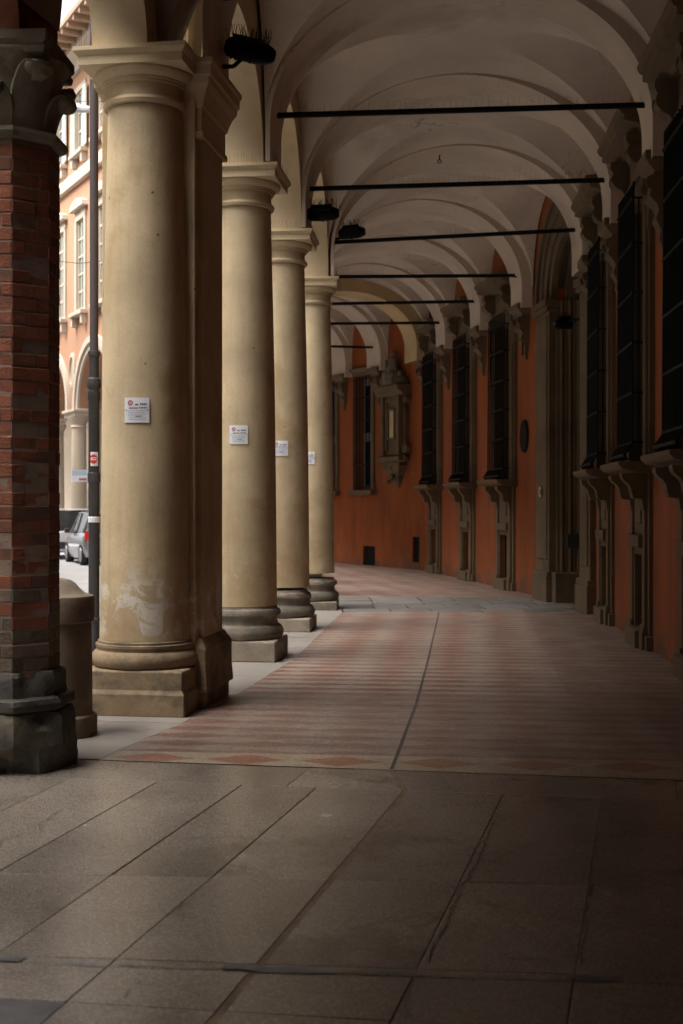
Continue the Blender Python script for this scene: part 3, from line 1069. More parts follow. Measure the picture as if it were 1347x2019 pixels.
def palace_window(seg, y, far):
    p = wall_point(seg, y)
    d = wall_dir(seg)
    rz = atan2(d.y, d.x)
    # stone surround
    b = MB()
    for s in (-1, 1):
        b.box(*sorted((s * .505, s * .70)), -.30, .10, 2.09, 5.06)
        b.box(*sorted((s * .70, s * .745)), -.02, .065, 2.09, 5.30)
        # ears that swell out at the head of the frame
        b.prism([(0.70, 4.55), (.80, 4.75), (.88, 5.0), (.86, 5.22), (.70, 5.26)] if s > 0 else
                [(-.70, 5.26), (-.86, 5.22), (-.88, 5.0), (-.80, 4.75), (-.70, 4.55)], -.02, .082, 'y')
        # strips down to the pavement with stepped bases
        b.box(*sorted((s * .36, s * .52)), -.02, .08, .06, 1.96)
        b.box(*sorted((s * .52, s * .62)), -.02, .045, .06, 1.96)
        b.box(*sorted((s * .34, s * .55)), -.02, .115, 0, .20)
        b.box(*sorted((s * .35, s * .535)), -.02, .10, .20, .26)
        b.box(*sorted((s * .55, s * .65)), -.02, .08, 0, .16)
    b.box(-.52, .52, -.02, .10, 5.05, 5.28)
    b.box(-.72, .72, -.02, .125, 5.282, 5.32)
    # frieze
    b.box(-.62, .62, -.02, .085, 5.32, 5.66)
    # panel and lintel of the cellar light below the sill
    b.box(-.36, .36, -.02, .05, 1.27, 1.96)
    b.box(-.20, .20, -.02, .075, 1.40, 1.86)
    b.box(-.40, .40, -.02, .13, 1.13, 1.27)
    b.box(-.36, -.22, -.02, .06, .20, 1.04)
    b.box(.30, .36, -.02, .06, .20, 1.04)
    b.box(-.36, .36, -.02, .06, 1.04, 1.13)
    b.box(-.36, .36, -.02, .16, -.01, .20)
    wob = b.build('window', M_stone, pal, bevel=.008, loc=(p.x, p.y, 0), rot=(0, 0, rz))
    # sill slab
    b = MB()
    b.prism([(-.02, 1.962), (.20, 1.962), (.26, 1.985), (.35, 2.0), (.385, 2.03), (.40, 2.05), (.40, 2.085), (-.02, 2.095)], -.77, .77, 'x')
    b.build('sill', M_stone, wob, bevel=.006)
    for s in (-1, 1):
        b = MB()
        b.prism([(-.02, 1.96), (.33, 1.96), (.325, 1.91), (.30, 1.875), (.26, 1.845), (.23, 1.80), (.22, 1.74), (.20, 1.68), (.11, 1.67),
                 (.09, 1.55), (-.02, 1.50)], s * .44 - .09, s * .44 + .09, 'x')
        b.build('sill_console', M_stone, wob, bevel=.008)
        # scroll console of the hood
        b = MB()
        pr = [(-.02, 5.68), (.30, 5.68), (.31, 5.60), (.27, 5.52), (.29, 5.45), (.25, 5.37), (.17, 5.33), (.13, 5.25), (.12, 5.05), (.08, 4.92), (-.02, 4.88)]
        b.prism(pr, s * .62 - .10, s * .62 + .10, 'x')
        for sx in (-.104, .104):
            Mx = Matrix.Translation((s * .62 + sx, .19, 5.47)) @ Matrix.Rotation(pi / 2, 4, 'Y')
            b.lathe([(.11, -.012), (.11, .004), (.085, .012), (.085, .0), (.05, .0), (.05, .012), (.02, .014)], 16, Mx)
        b.build('hood_console', M_stone, wob, bevel=.006)
    # hood cornice with a low raised back
    b = MB()
    pr = [(-.02, 5.68), (.15, 5.68), (.18, 5.72), (.30, 5.75), (.36, 5.765), (.36, 5.83), (.39, 5.845), (.415, 5.89), (.415, 5.92), (-.02, 5.97)]
    b.prism(pr, -.90, .90, 'x')
    b.build('hood', M_stone, wob, bevel=.006)
    # iron cage standing proud of the frame, belly at the foot
    b = MB()
    n = 10
    for i in range(n):
        x = lerp(-.56, .56, i / (n - 1))
        b.path([(x, .20, 5.17), (x, .215, 3.2), (x, .22, 2.28), (x, .30, 2.16), (x, .27, 2.105)], .013, 5)
    for z in (2.3, 2.85, 3.4, 3.95, 4.5, 5.0):
        b.box(-.58, .58, .195, .225, z - .014, z + .014)
    for s in (-1, 1):
        for z in (2.3, 2.85, 3.4, 3.95, 4.5, 5.0):
            b.tube((s * .57, .21, z), (s * .57, .03, z), .011, 5)
        for k in range(1, 3):
            b.tube((s * .57, .21 - .06 * k, 2.3), (s * .57, .21 - .06 * k, 5.0), .010, 5)
    b.tube((-.58, .30, 2.16), (.58, .30, 2.16), .02, 6)
    # curved head of the cage
    b.path([(-.56, .20, 5.17), (-.3, .16, 5.22), (0, .12, 5.24), (.3, .16, 5.22), (.56, .20, 5.17)], .016, 5)
    b.build('grille', M_iron, wob, smooth=60)
    b = MB()
    b.box(-.52, .52, -.34, -.30, 2.08, 5.05)
    b.build('pane', M_darkin, wob)
    b = MB()
    for x in (-.50, -.02, .46):
        b.box(x, x + .05, -.30, -.25, 2.10, 5.03)
    for z in (2.10, 3.3, 4.05, 4.98):
        b.box(-.50, .50, -.295, -.255, z, z + .05)
    b.build('casement', M_bump if not far else M_case, wob)
    b = MB()
    b.box(-.22, .30, -.10, -.06, .22, 1.04)
    b.build('cellar_light', M_darkin, wob)
    b = MB()
    for x in (-.10, .04, .18):
        b.tube((x, -.03, .22), (x, -.03, 1.04), .011, 5)
    b.build('cellar_bars', M_iron, wob)
    return wob

for k, (sg, y) in enumerate(wins):
    palace_window(sg, y, k == 5)

# plain far windows
for sg, y in END_WINS:
    p = wall_point(sg, y)
    d = wall_dir(sg)
    rz = atan2(d.y, d.x)
    b = MB()
    for s in (-1, 1):
        b.box(*sorted((s * .50, s * .60)), -.02, .05, 2.02, 5.2)
    b.box(-.50, .50, -.02, .05, 5.1, 5.2)
    b.prism([(-.02, 5.2), (.06, 5.2), (.14, 5.27), (.14, 5.31), (-.02, 5.34)], -.68, .68, 'x')
    wob = b.build('window', M_stone, pal, bevel=.006, loc=(p.x, p.y, 0), rot=(0, 0, rz))
    b = MB()
    b.box(-.66, .66, -.02, .16, 1.88, 2.02)
    b.build('sill', M_stone, wob, bevel=.006)
    b = MB()
    bars(b, -.46, .46, 2.04, 5.08, .10, 6, .013)
    for z in (2.1, 2.7, 3.3, 3.9, 4.5, 5.0):
        b.box(-.50, .50, .09, .11, z - .012, z + .012)
    b.build('grille', M_iron, wob)
    b = MB()
    b.box(-.50, .50, -.33, -.29, 2.02, 5.1)
    b.build('pane', M_glassd, wob)
    b = MB()
    for x in (-.50, -.06, .02, .44):
        b.box(x, x + .055, -.28, -.22, 2.04, 5.08)
    b.box(-.5, .5, -.275, -.225, 4.86, 5.07)
    b.box(-.5, .5, -.275, -.225, 3.36, 3.58)
    b.box(-.5, .5, -.275, -.225, 2.04, 2.16)
    b.build('casement', M_case, wob)

# cellar gratings in the far wall
for y, x0, x1, z0, z1 in ((35.45, -.55, .15, .0, .52), (33.0, -.17, .17, .18, .82)):
    p = wall_point(3, y)
    d = wall_dir(3)
    b = MB()
    b.box(x0, x1, -.10, -.06, z0, z1)
    for i in range(6):
        z = lerp(z0 + .04, z1 - .04, i / 5)
        b.box(x0, x1, -.06, -.03, z - .015, z + .015)
    b.build('vent_grating', M_iron, pal, loc=(p.x, p.y, 0), rot=(0, 0, atan2(d.y, d.x)))

# --- wall corbels under the arches
def corbel(p, d, k=1.0):
    rz = atan2(d.y, d.x)
    b = MB()
    prof = [(.30, .26, 5.22), (.30, .26, 5.13), (.26, .22, 5.08), (.20, .15, 5.03), (.19, .17, 4.90), (.17, .20, 4.78), (.15, .12, 4.70),
            (.14, .10, 4.64), (.12, .13, 4.56), (.10, .07, 4.44), (.06, .08, 4.36), (.03, .03, 4.24)]
    pts = []
    for w_, o, z in prof:
        pts += [(-w_, -.03, z), (w_, -.03, z), (w_, o, z), (-w_, o, z)]
    fs = []
    for j in range(len(prof) - 1):
        for i in range(4):
            fs.append((j * 4 + i, j * 4 + 4 + i, j * 4 + 4 + (i + 1) % 4, j * 4 + (i + 1) % 4))
    e = (len(prof) - 1) * 4
    b.add(pts, fs + [(0, 1, 2, 3), (e + 3, e + 2, e + 1, e)])
    for s in (-1, 1):
        Mx = Matrix.Translation((s * .17, .17, 4.92)) @ Matrix.Rotation(pi / 2, 4, 'Y')
        b.lathe([(.07, -.02), (.075, .01), (.04, .02)], 12, Mx)
    return b.build('corbel', M_stone, pal, bevel=.008, loc=(p.x, p.y, 0), rot=(0, 0, rz))
for i, sg in ((1, 0), (2, 0), (4, 2), (5, 2), (6, 2), (7, 2), (8, 3), (9, 4)):
    y = min(max(R[i].y, WALL[sg].y), WALL[sg + 1].y)
    if i == 7:
        y = 32.45
    corbel(wall_point(sg, y), wall_dir(sg))
corbel(wall_point(0, 19.3), wall_dir(0))
corbel(wall_point(0, 10.6), wall_dir(0))

# --- portal
pp = WALL[1]
pd = wall_dir(1)
prz = atan2(pd.y, pd.x)
b = MB()
def pilaster(b, x0, x1, pr):
    b.box(x0, x1, -.03, pr, .0, 5.0)
    b.box(x0 + .09, x1 - .09, pr, pr + .02, .7, 4.75)
    b.box(x0 - .05, x1 + .05, -.03, pr + .06, 0, .42)
    b.box(x0 - .035, x1 + .035, -.03, pr + .045, .42, .50)
    b.box(x0 - .04, x1 + .04, -.03, pr + .05, 4.82, 4.9)
    b.box(x0 - .07, x1 + .07, -.03, pr + .08, 4.9, 5.02)
pilaster(b, 2.12, 3.0, .14)
pilaster(b, -.28, .28, .14)
# stepped mouldings of the deep reveal, both sides
for k in range(5):
    yb, yt = -.13 * k - .13, -.13 * k + .02
    ins = .045 * k
    b.box(2.12 - .04 - ins, 2.14, yb, yt, .5, 5.0)
    b.box(.26, .28 + .04 + ins, yb, yt, .5, 5.0)
    b.tube((2.12 - .05 - ins, yb + .06, .5), (2.12 - .05 - ins, yb + .06, 5.0), .035, 8)
    b.tube((.29 + .05 + ins, yb + .06, .5), (.29 + .05 + ins, yb + .06, 5.0), .035, 8)
b.box(1.84, 2.14, -.66, .10, 0, .5)
b.box(.26, .56, -.66, .10, 0, .5)
por = b.build('portal', M_stone, pal, bevel=.012, loc=(pp.x, pp.y, 0), rot=(0, 0, prz))
# archivolt rings
b = MB()
cx = 1.20
def ring(b, r0, r1, y0, y1, m=32):
    pts, fs = [], []
    for i in range(m + 1):
        a = pi * i / m
        for r in (r0, r1):
            for y in (y0, y1):
                pts.append((cx + r * cos(a), y, 5.0 + r * sin(a)))
    for i in range(m):
        k, l = 4 * i, 4 * i + 4
        fs += [(k, l, l + 1, k + 1), (k + 2, k + 3, l + 3, l + 2), (k, k + 2, l + 2, l), (k + 1, l + 1, l + 3, k + 3)]
    b.add(pts, fs)
ring(b, .92, 1.08, -.70, .10)
ring(b, 1.08, 1.30, -.10, .14)
ring(b, 1.30, 1.40, -.10, .17)
ring(b, 1.40, 1.62, -.02, .13)
ring(b, 1.62, 1.72, -.02, .18)
for k in range(5):
    ring(b, .92 - .045 * k, .95, -.13 * k - .12, -.13 * k)
b.build('archivolt', M_stone, por, smooth=35)
b = MB()
for sx in (0, 1):
    x0 = .30 + .90 * sx
    b.box(x0, x0 + .895, -.74, -.68, 0, 6.0)
    for zz in (.25, 1.35, 2.45, 3.55, 4.4):
        b.box(x0 + .12, x0 + .78, -.68, -.655, zz, zz + .8 if zz < 4 else zz + .5)
b.build('door', M_wood, por, bevel=.008)

# --- older portico: vaults, arches, wall, and an added end wall that shuts out light
old = empty('brick_portico')
tag(old, 'older portico bay with brick arches and darkened vault over the granite floor', 'building')
NLs = [V2((-1.62, 10.55))] + NL
def nface(p): return p + V2((ND.y, -ND.x)) * .24
NIN = [nface(p) for p in NLs]
NRs = [V2((3.16, 10.45))] + NR
for i in range(len(NLs) - 1):
    sp = 4.6
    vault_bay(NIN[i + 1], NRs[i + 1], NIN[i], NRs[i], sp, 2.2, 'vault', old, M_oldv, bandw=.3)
bm = MB()
pts = list(reversed(NRs))
pts[-1] = V2((3.09, 9.55))
for a, b_ in zip(pts, pts[1:]):
    wall_panel(bm, a, b_, [], -.05, 7.6)
e0, e1 = NLs[-1], NRs[-1]
wall_panel(bm, e0, e1, [], -.05, 7.6)  # end wall added behind the camera so light enters only from the street
bm.build('wall', M_orange, old)
arcade_wall(list(reversed(NL)), 4.44, 13.5, .22, .27, 'arcade_wall', old, M_brick, soffit_mat=M_brick, rise=.95)  # arches shaped low to limit how far light reaches over the floor
arcade_wall([NL[0], V2((-1.62, 10.35))], 5.105, 13.5, .22, .34, 'arcade_wall', old, M_yel, soffit_mat=M_yel, rise=.75)
bm = MB()
bm.box(-.26, .26, -.22, .22, 4.42, 5.12, frame(NL[0], ND))
bm.build('arch_foot', M_brick, old)
bm = MB()
for i in range(len(NLs) - 1):
    q = [NLs[i + 1], NRs[i + 1] + V2((.5, 0)), NRs[i] + V2((.5, 0)), NLs[i]]
    bm.hexa([(p.x, p.y, 7.3) for p in q] + [(p.x, p.y, 7.44) for p in q])
bm.build('sky_block_slab', M_vault, old)  # unseen slab added above the old vaults to block the sky

# ================================================================== COLUMNS
SHAFT = [(.362, .0), (.358, .25), (.352, 1.0), (.345, 1.7), (.335, 2.4), (.320, 3.1), (.305, 3.7), (.296, 4.14)]
CAPP = [(.296, 4.70), (.325, 4.705), (.335, 4.73), (.325, 4.755), (.302, 4.76), (.299, 4.85), (.302, 4.862), (.328, 4.864), (.328, 4.882), (.340, 4.884), (.340, 4.898),
        (.362, 4.905), (.384, 4.922), (.396, 4.945), (.398, 4.963), (.30, 4.964)]
ABAC = [(.39, 4.966), (.412, 4.967), (.412, 5.035), (.418, 5.037), (.425, 5.045), (.440, 5.062), (.444, 5.07), (.444, 5.10), (.33, 5.102)]

def column_parts(root, z_base, base_mat, plinth_mat, plinth_h, first, crumbled=False):
    b = MB()
    if first:
        b.square_profile([(.43, 0), (.43, .17), (.425, .175), (.415, .19), (.41, .20), (.41, .335), (.40, .345)])
    else:
        b.square_profile([(.415, 0), (.415, plinth_h - .008), (.405, plinth_h)])
    b.build('plinth', plinth_mat, root, bevel=.012)
    b = MB()
    if first:
        b.lathe([(.37, .345), (.40, .352), (.42, .38), (.424, .41), (.415, .45), (.395, .472), (.385, .478), (.388, .50), (.392, .505), (.392, .525),
                 (.375, .53), (.375, .548), (.36, .556)], 40)
    else:
        h = plinth_h
        k0 = len(b.v)
        b.lathe([(.38, h), (.41, h + .01), (.43, h + .05), (.43, h + .09), (.41, h + .135), (.385, h + .15), (.372, h + .16), (.362, h + .20), (.37, h + .235),
                 (.385, h + .24), (.40, h + .255), (.402, h + .28), (.39, h + .31), (.365, h + .318), (.355, h + .35)], 40)
        if crumbled:
            rq = random.Random(11)
            cuts_ = [(rq.uniform(0, 6.28), rq.uniform(h + .16, h + .33), rq.uniform(.25, .5), rq.uniform(.03, .075)) for _ in range(11)]
            for q in range(k0, len(b.v)):
                x, y, z = b.v[q]
                a_, r_ = atan2(y, x), hypot(x, y)
                for (ca_, cz_, wa_, dp_) in cuts_:
                    da = abs((a_ - ca_ + pi) % (2 * pi) - pi)
                    r_ -= dp_ * max(0, 1 - da / wa_) * max(0, 1 - abs(z - cz_) / .09)
                r_ += rq.uniform(-.006, .006)
                b.v[q] = (r_ * cos(a_), r_ * sin(a_), z)
    b.build('base', base_mat, root, smooth=35)
    b = MB()
    b.lathe([(r, .556 + z) for r, z in SHAFT], 48)
    b.build('shaft', M_col0 if first else M_col, root, smooth=35)
    b = MB()
    b.lathe(CAPP, 48)
    b.square_profile(ABAC)
    b.build('capital', M_yel, root, smooth=20)
    # wire anti-pigeon spikes along the ledge of the capital
    b = MB()
    for k in range(22):
        x = lerp(-.40, .40, k / 21) + random.uniform(-.008, .008)
        for y in (-.39, -.34):
            b.tube((x, y, 5.10), (x + random.uniform(-.02, .02), y + random.uniform(-.03, .01), 5.10 + random.uniform(.09, .13)), .0014, 3)
    for k in range(16):
        y = lerp(-.40, .40, k / 15)
        b.tube((.40, y, 5.10), (.40 + random.uniform(-.01, .03), y + random.uniform(-.02, .02), 5.10 + random.uniform(.09, .13)), .0014, 3)
    b.build('bird_spikes', M_iron2, root, kind='stuff')

def heading(i):
    d = (L[min(i + 1, len(L) - 1)] - L[max(i - 1, 0)])
    return atan2(d.x, d.y)

# the great engaged column with its pier
h0 = radians(9)
c0 = empty('column', (-1.545, 10.42, 0), -h0)
tag(c0, 'thick yellow column joined to a square pier, largest and nearest of its row', 'column', 'yellow columns along the kerb')
column_parts(c0, 0, M_stone_b, M_stone_b, .34, True)
b = MB()
b.box(-.365, .40, .0, .82, .50, 4.80)            # pier core behind the column
b.box(.27, .44, .10, .72, .50, 4.72)            # pilaster strip on the corridor face
b.build('pier', M_col0, c0, bevel=.01)
b = MB()
px0, px1, py0, py1 = -.42, .42, .02, .80
cxp, cyp = 0.0, .41
Mp = Matrix.Translation((.055, .42, 0))
b.square_profile([(.43, 0), (.43, .12), (.46, .13), (.46, .16), (.45, .30), (.45, .47), (.44, .49), (.415, .53), (.40, .56)], Mp, hx=-.015, hy=-.02)
b.build('pier_base', M_stone_b, c0, bevel=.012)
b = MB()
b.square_profile([(.40, 4.50), (.42, 4.505), (.42, 4.55), (.405, 4.56), (.405, 4.74), (.42, 4.745), (.43, 4.79), (.455, 4.86), (.485, 4.91), (.49, 4.96),
                  (.505, 4.965), (.505, 5.04), (.52, 5.06), (.52, 5.098), (.40, 5.10)], Mp, hx=-.015, hy=-.02)
b.build('pier_capital', M_yel, c0, bevel=.008)

labels = ['yellow column with a grey plinth, first beyond the thick column with the pier',
          'middle yellow column whose base is crumbling, between two dark-based columns',
          'slim yellow column on a blackened base, beside the grey carriage crossing',
          'yellow column past the crossing, behind the blackened-base column',
          'yellow column deep in the bend, second past the crossing',
          'yellow column deepest in the bend before the heavy ochre arch']
proto = None
for i in range(1, 7):
    if i in (1, 2, 3):
        c = empty('column', (L[i].x, L[i].y, 0), -heading(i) if i < 3 else -radians(2))
        column_parts(c, 0, M_stone_d if i > 1 else M_stone_d, M_plinth if i < 3 else M_stone_d, (.21, .17, .13)[i - 1], False, i == 2)
        proto = c
    else:
        c = copy_tree(proto)
        c.location = (L[i].x, L[i].y, 0)
        c.rotation_euler = (0, 0, -heading(i))
    tag(c, labels[i - 1], 'column', 'yellow columns along the kerb')

# ================================================================== BRICK PILLAR
AP = .300                   # apothem of the octagon
SIDE = 2 * AP * math.tan(pi / 8)
ang0 = radians(-92.9)  # direction of the front face normal
bp = empty('brick_pillar', (-2.07, 8.15, 0))
tag(bp, 'old octagonal red brick pillar with leafy stone capital and broken black plinth', 'pillar')
b = MB()
b.lathe([((AP - .0035) / cos(pi / 8), .55), ((AP - .0035) / cos(pi / 8), 3.83)], 8, Matrix.Rotation(ang0 + pi / 8, 4, 'Z'))
b.build('mortar_core', M_mortar, bp)
COURSE = .083
nc = int((3.80 - .605) / COURSE)
brick_meshes = {}
def brick_mesh(wd, key, chamf_l, chamf_r, mat):
    """a brick seen from outside: x along the face, y outwards; ends mitred where it meets the corner"""
    k = (round(wd, 4), key, chamf_l, chamf_r, mat.name)
    if k in brick_meshes:
        return brick_meshes[k]
    dp, hh = .05, COURSE - .007
    rr = random.Random(hash((round(wd, 3), key)) & 0xffff)
    j = lambda a: rr.uniform(-a, a)
    tl = dp * math.tan(pi / 8)
    x0, x1 = -wd / 2, wd / 2
    xb0 = x0 + (tl if chamf_l else 0)
    xb1 = x1 - (tl if chamf_r else 0)
    e = .004
    b = MB()
    el = .0005 if chamf_l else e
    er = .0005 if chamf_r else e
    pts = [(xb0, -dp, -hh / 2), (xb1, -dp, -hh / 2), (xb1, -dp, hh / 2), (xb0, -dp, hh / 2),
           (x0, -e, -hh / 2), (x1, -e, -hh / 2), (x1, -e, hh / 2), (x0, -e, hh / 2)]
    jc = lambda cf, a: 0 if cf else abs(j(a))
    pts += [(x0 + el + jc(chamf_l, .004), j(.0015), -hh / 2 + e + abs(j(.003))), (x1 - er - jc(chamf_r, .004), j(.0015), -hh / 2 + e + abs(j(.003))),
            (x1 - er - jc(chamf_r, .005), j(.0015), hh / 2 - e - abs(j(.003))), (x0 + el + jc(chamf_l, .005), j(.0015), hh / 2 - e - abs(j(.003)))]
    fs = [(0, 1, 5, 4), (1, 2, 6, 5), (2, 3, 7, 6), (3, 0, 4, 7), (4, 5, 9, 8), (5, 6, 10, 9), (6, 7, 11, 10), (7, 4, 8, 11), (8, 9, 10, 11), (3, 2, 1, 0)]
    b.add(pts, fs)
    me = b.mesh('brick', mat)
    brick_meshes[k] = me
    return me
hid = {M_brick.name: MB(), M_brick_low.name: MB()}
for c in range(nc):
    z = .605 + COURSE * (c + .5)
    for f in range(8):
        a = ang0 + f * pi / 4
        nrm = V2((cos(a), sin(a)))
        tan = V2((sin(a), -cos(a)))          # left to right as seen from outside is -tan; kept symmetric
        seen = f in (0, 1, 2)
        low = c < 3 or (c < 8 and random.random() < (.8 if f == 0 else .5)) 
        mat = M_brick_low if low else M_brick
        lay = (c + f) % 2
        if lay == 0:
            cuts = [-SIDE / 2, SIDE / 2]
            if random.random() < .4:
                cuts = [-SIDE / 2, random.choice((-.05, -.02, .03, .06)), SIDE / 2]
        else:
            cuts = [-SIDE / 2, random.choice((-.045, 0.0, .04, .06)), SIDE / 2]
        for q in range(len(cuts) - 1):
            x0, x1 = cuts[q], cuts[q + 1]
            g = .0035
            gl, gr = (0 if q == 0 else g), (0 if q == len(cuts) - 2 else g)
            wd = (x1 - x0) - gl - gr
            me = brick_mesh(wd, (c * 3 + f) % 5, q == 0, q == len(cuts) - 2, mat)
            xc = (x0 + gl + x1 - gr) / 2
            out = AP + random.uniform(-.0045, .003)
            pos = nrm * out + V2((-nrm.y, nrm.x)) * xc
            M = Matrix.Translation((pos.x, pos.y, z)) @ Matrix.Rotation(a - pi / 2, 4, 'Z') @ Matrix.Rotation(0, 4, 'Z')
            # local x must run along (-ny, nx) reversed: rotate so that local y is the normal
            if seen:
                o = bpy.data.objects.new('brick', me)
                COL.objects.link(o)
                o.parent = bp
                R3 = Matrix.Rotation(a - pi / 2, 4, 'Z')
                o.location = (pos.x, pos.y, z)
                o.rotation_euler = (0, 0, a - pi / 2)
            else:
                hid[mat.name].add([v.co for v in me.vertices], [tuple(p.vertices) for p in me.polygons], M)
for nm, mbx in hid.items():
    if mbx.v:
        mbx.build('far_side_bricks', MATS[nm], bp, kind='stuff')
# necking ring, leaf capital, abacus
Mo = Matrix.Rotation(ang0 + pi / 8, 4, 'Z')
b = MB()
k8 = 1 / cos(pi / 8)
b.lathe([(AP * k8 * .98, 3.79), (.335 * k8, 3.80), (.35 * k8, 3.825), (.345 * k8, 3.85), (.315 * k8, 3.86), (.30 * k8, 3.865)], 8, Mo)
b.lathe([(.26 * k8, 3.86), (.265 * k8, 4.0), (.29 * k8, 4.15), (.33 * k8, 4.26), (.36 * k8, 4.30)], 24, Mo)
cap = b.build('capital', M_cap_stone, bp, smooth=30)
def leaf(b, ang, r0, h0_, h1, wd, curl, thick=.03):
    """a broad water leaf: rises, leans out, rolls over at the tip"""
    n_ = 12
    for s0 in range(1):
        pts = []
        for i in range(n_ + 1):
            t = i / n_
            if t < .72:
                u = t / .72
                r = r0 + .05 * u * u + curl * .45 * u ** 3
                z = lerp(h0_, h1, u)
            else:
                u = (t - .72) / .28
                an = pi * 1.15 * u
                rc = curl * .38
                r = r0 + .05 + curl * .45 + rc * sin(an) * .9 + curl * .15 * u
                z = h1 - rc * (1 - cos(an)) * .9 + .015 * sin(an)
            w_ = wd * (sin(pi * min(1, .30 + t * .62)) ** .6) * (1 if t < .72 else lerp(1, .55, (t - .72) / .28))
            for j in range(5):
                q = (j - 2) / 2
                bulge = (1 - q * q) * .02
                pts.append((r + bulge - thick, q * w_, z))
            for j in range(5):
                q = (2 - j) / 2
                bulge = (1 - q * q) * .02
                pts.append((r + bulge, q * w_, z))
        fs = []
        for i in range(n_):
            for j in range(10):
                a_, c_ = i * 10 + j, i * 10 + (j + 1) % 10
                fs.append((a_, c_, c_ + 10, a_ + 10))
        fs += [tuple(range(9, -1, -1)), tuple(n_ * 10 + j for j in range(10))]
        b.add(pts, fs, Matrix.Rotation(ang, 4, 'Z'))
for kk in range(8):
    b = MB()
    tall = kk % 2 == 1
    leaf(b, ang0 + kk * pi / 4, .275, 3.865, 4.24 if tall else 4.10, .125, .15 if tall else .09)
    b.ball((.405 if tall else .375, 0, 4.205 if tall else 4.065), .062, .095, .052, Matrix.Rotation(ang0 + kk * pi / 4, 4, 'Z'), 14, 8)
    b.build('leaf', M_cap_stone, cap, smooth=50)
b = MB()
Ma = Matrix.Rotation(ang0 + pi / 2, 4, 'Z')
b.square_profile([(.30, 4.285), (.325, 4.29), (.335, 4.33), (.315, 4.335), (.325, 4.35), (.34, 4.37), (.34, 4.425), (.28, 4.43)], Ma)
b.build('abacus', M_cap_stone, bp, bevel=.006)
# plinth: torus and broken block
rr = random.Random(3)
def oct_block(prof, jit, breaks):
    b = MB()
    m = 64
    pts = []
    for r, z in prof:
        for i in range(m):
            a = 2 * pi * i / m
            aa = ((a + pi / 8) % (pi / 4)) - pi / 8
            ro = r / cos(aa)
            for (ca, wa, z1, dz, dp_) in breaks:
                da = abs((a - ca + pi) % (2 * pi) - pi)
                ro -= dp_ * max(0, 1 - da / wa) ** .7 * max(0, 1 - abs(z - z1) / dz)
            ro += rr.uniform(-jit, jit * .5)
            wa_ = a + ang0
            pts.append((ro * cos(wa_), ro * sin(wa_), z + rr.uniform(-jit, jit) * .5))
    fs = [(j * m + i, j * m + (i + 1) % m, (j + 1) * m + (i + 1) % m, (j + 1) * m + i) for j in range(len(prof) - 1) for i in range(m)]
    b.add(pts, fs + [tuple(range(m - 1, -1, -1)), tuple((len(prof) - 1) * m + i for i in range(m))])
    return b
oct_block([(.34, .362), (.362, .368), (.383, .382), (.390, .41), (.382, .438), (.352, .448), (.342, .452), (.340, .49), (.339, .54), (.336, .575), (.322, .596), (.29, .604)], .005,
          [(.75, .25, .58, .10, .05), (.1, .18, .40, .05, .03), (1.3, .3, .44, .06, .03)]).build('base', M_black_stone, bp, smooth=22)
oct_block([(.402, -.01), (.405, .03), (.402, .06), (.40, .09), (.398, .12), (.396, .16), (.394, .20), (.391, .25), (.388, .30), (.384, .33), (.37, .356), (.35, .366)], .006,
          [(.30, .45, .0, .17, .20), (.85, .2, .33, .08, .06), (1.2, .3, .02, .12, .05)]).build('plinth', M_black_stone, bp, smooth=22)

# the next pillars of the old portico stand outside the picture: plain joined shafts that carry the arches
for k in (1, 2):
    b = MB()
    b.lathe([(.40 * k8, 0), (.38 * k8, .26), (.33 * k8, .27), (AP * k8, .44), (AP * k8, 3.8), (.35 * k8, 3.82), (.28 * k8, 3.87), (.36 * k8, 4.28), (.42 * k8, 4.3), (.42 * k8, 4.43)], 8, Mo)
    o = b.build('brick_pillar', M_brick, smooth=20)
    o.location = (NL[k].x, NL[k].y, 0)
    tag(o, 'octagonal brick pillar behind the viewpoint, %s along the older portico' % ('second' if k == 1 else 'third'), 'pillar')

# ================================================================== BOLLARD
bo = empty('stone_bollard', (-2.00, 9.24, 0))
tag(bo, 'round stone bollard with domed cap between the brick pillar and thick column', 'bollard')
b = MB()
b.lathe([(.285, .0), (.285, .12), (.28, .14), (.255, .15)], 36)
b.build('foot', M_boll, bo, smooth=35, bevel=.006)
b = MB()
b.lathe([(.252, .14), (.250, .5), (.243, .79)], 36)
b.build('shaft', M_boll, bo, smooth=35)
b = MB()
b.lathe([(.245, .785), (.262, .795), (.265, .83), (.265, .955), (.258, .97), (.235, .978), (.20, .99), (.165, 1.02), (.135, 1.055), (.10, 1.08), (.05, 1.092), (.0, 1.095)], 36)
b.build('cap', M_boll, bo, smooth=35)

# ================================================================== DOWNPIPE
dp = empty('downpipe', (-2.13, 11.35, 0))
tag(dp, 'dark downpipe with collared cast iron foot against the street side of the pier', 'downpipe')
b = MB()
b.lathe([(.037, 2.9), (.037, 13.0)], 16)
b.build('upper_pipe', M_pipe, dp, smooth=35)
b = MB()
b.lathe([(.050, 0), (.050, .60), (.058, .605), (.058, .63), (.048, .64), (.048, 2.50), (.055, 2.51), (.055, 2.585), (.048, 2.59), (.048, 2.60), (.060, 2.62), (.062, 2.65), (.055, 2.69),
         (.042, 2.70), (.042, 2.88), (.052, 2.89), (.052, 2.925), (.038, 2.93)], 16)
b.build('iron_foot', M_iron2, dp, smooth=35)
b = MB()
b.lathe([(.050, 1.80), (.056, 1.805), (.056, 1.88), (.050, 1.885)], 16)
b.build('clamp', M_iron2, dp, smooth=35)
b = MB()
b.lathe([(.049, 1.455), (.0535, 1.46), (.0535, 1.50), (.049, 1.505)], 16)
b.build('white_band', M_white, dp, smooth=35)
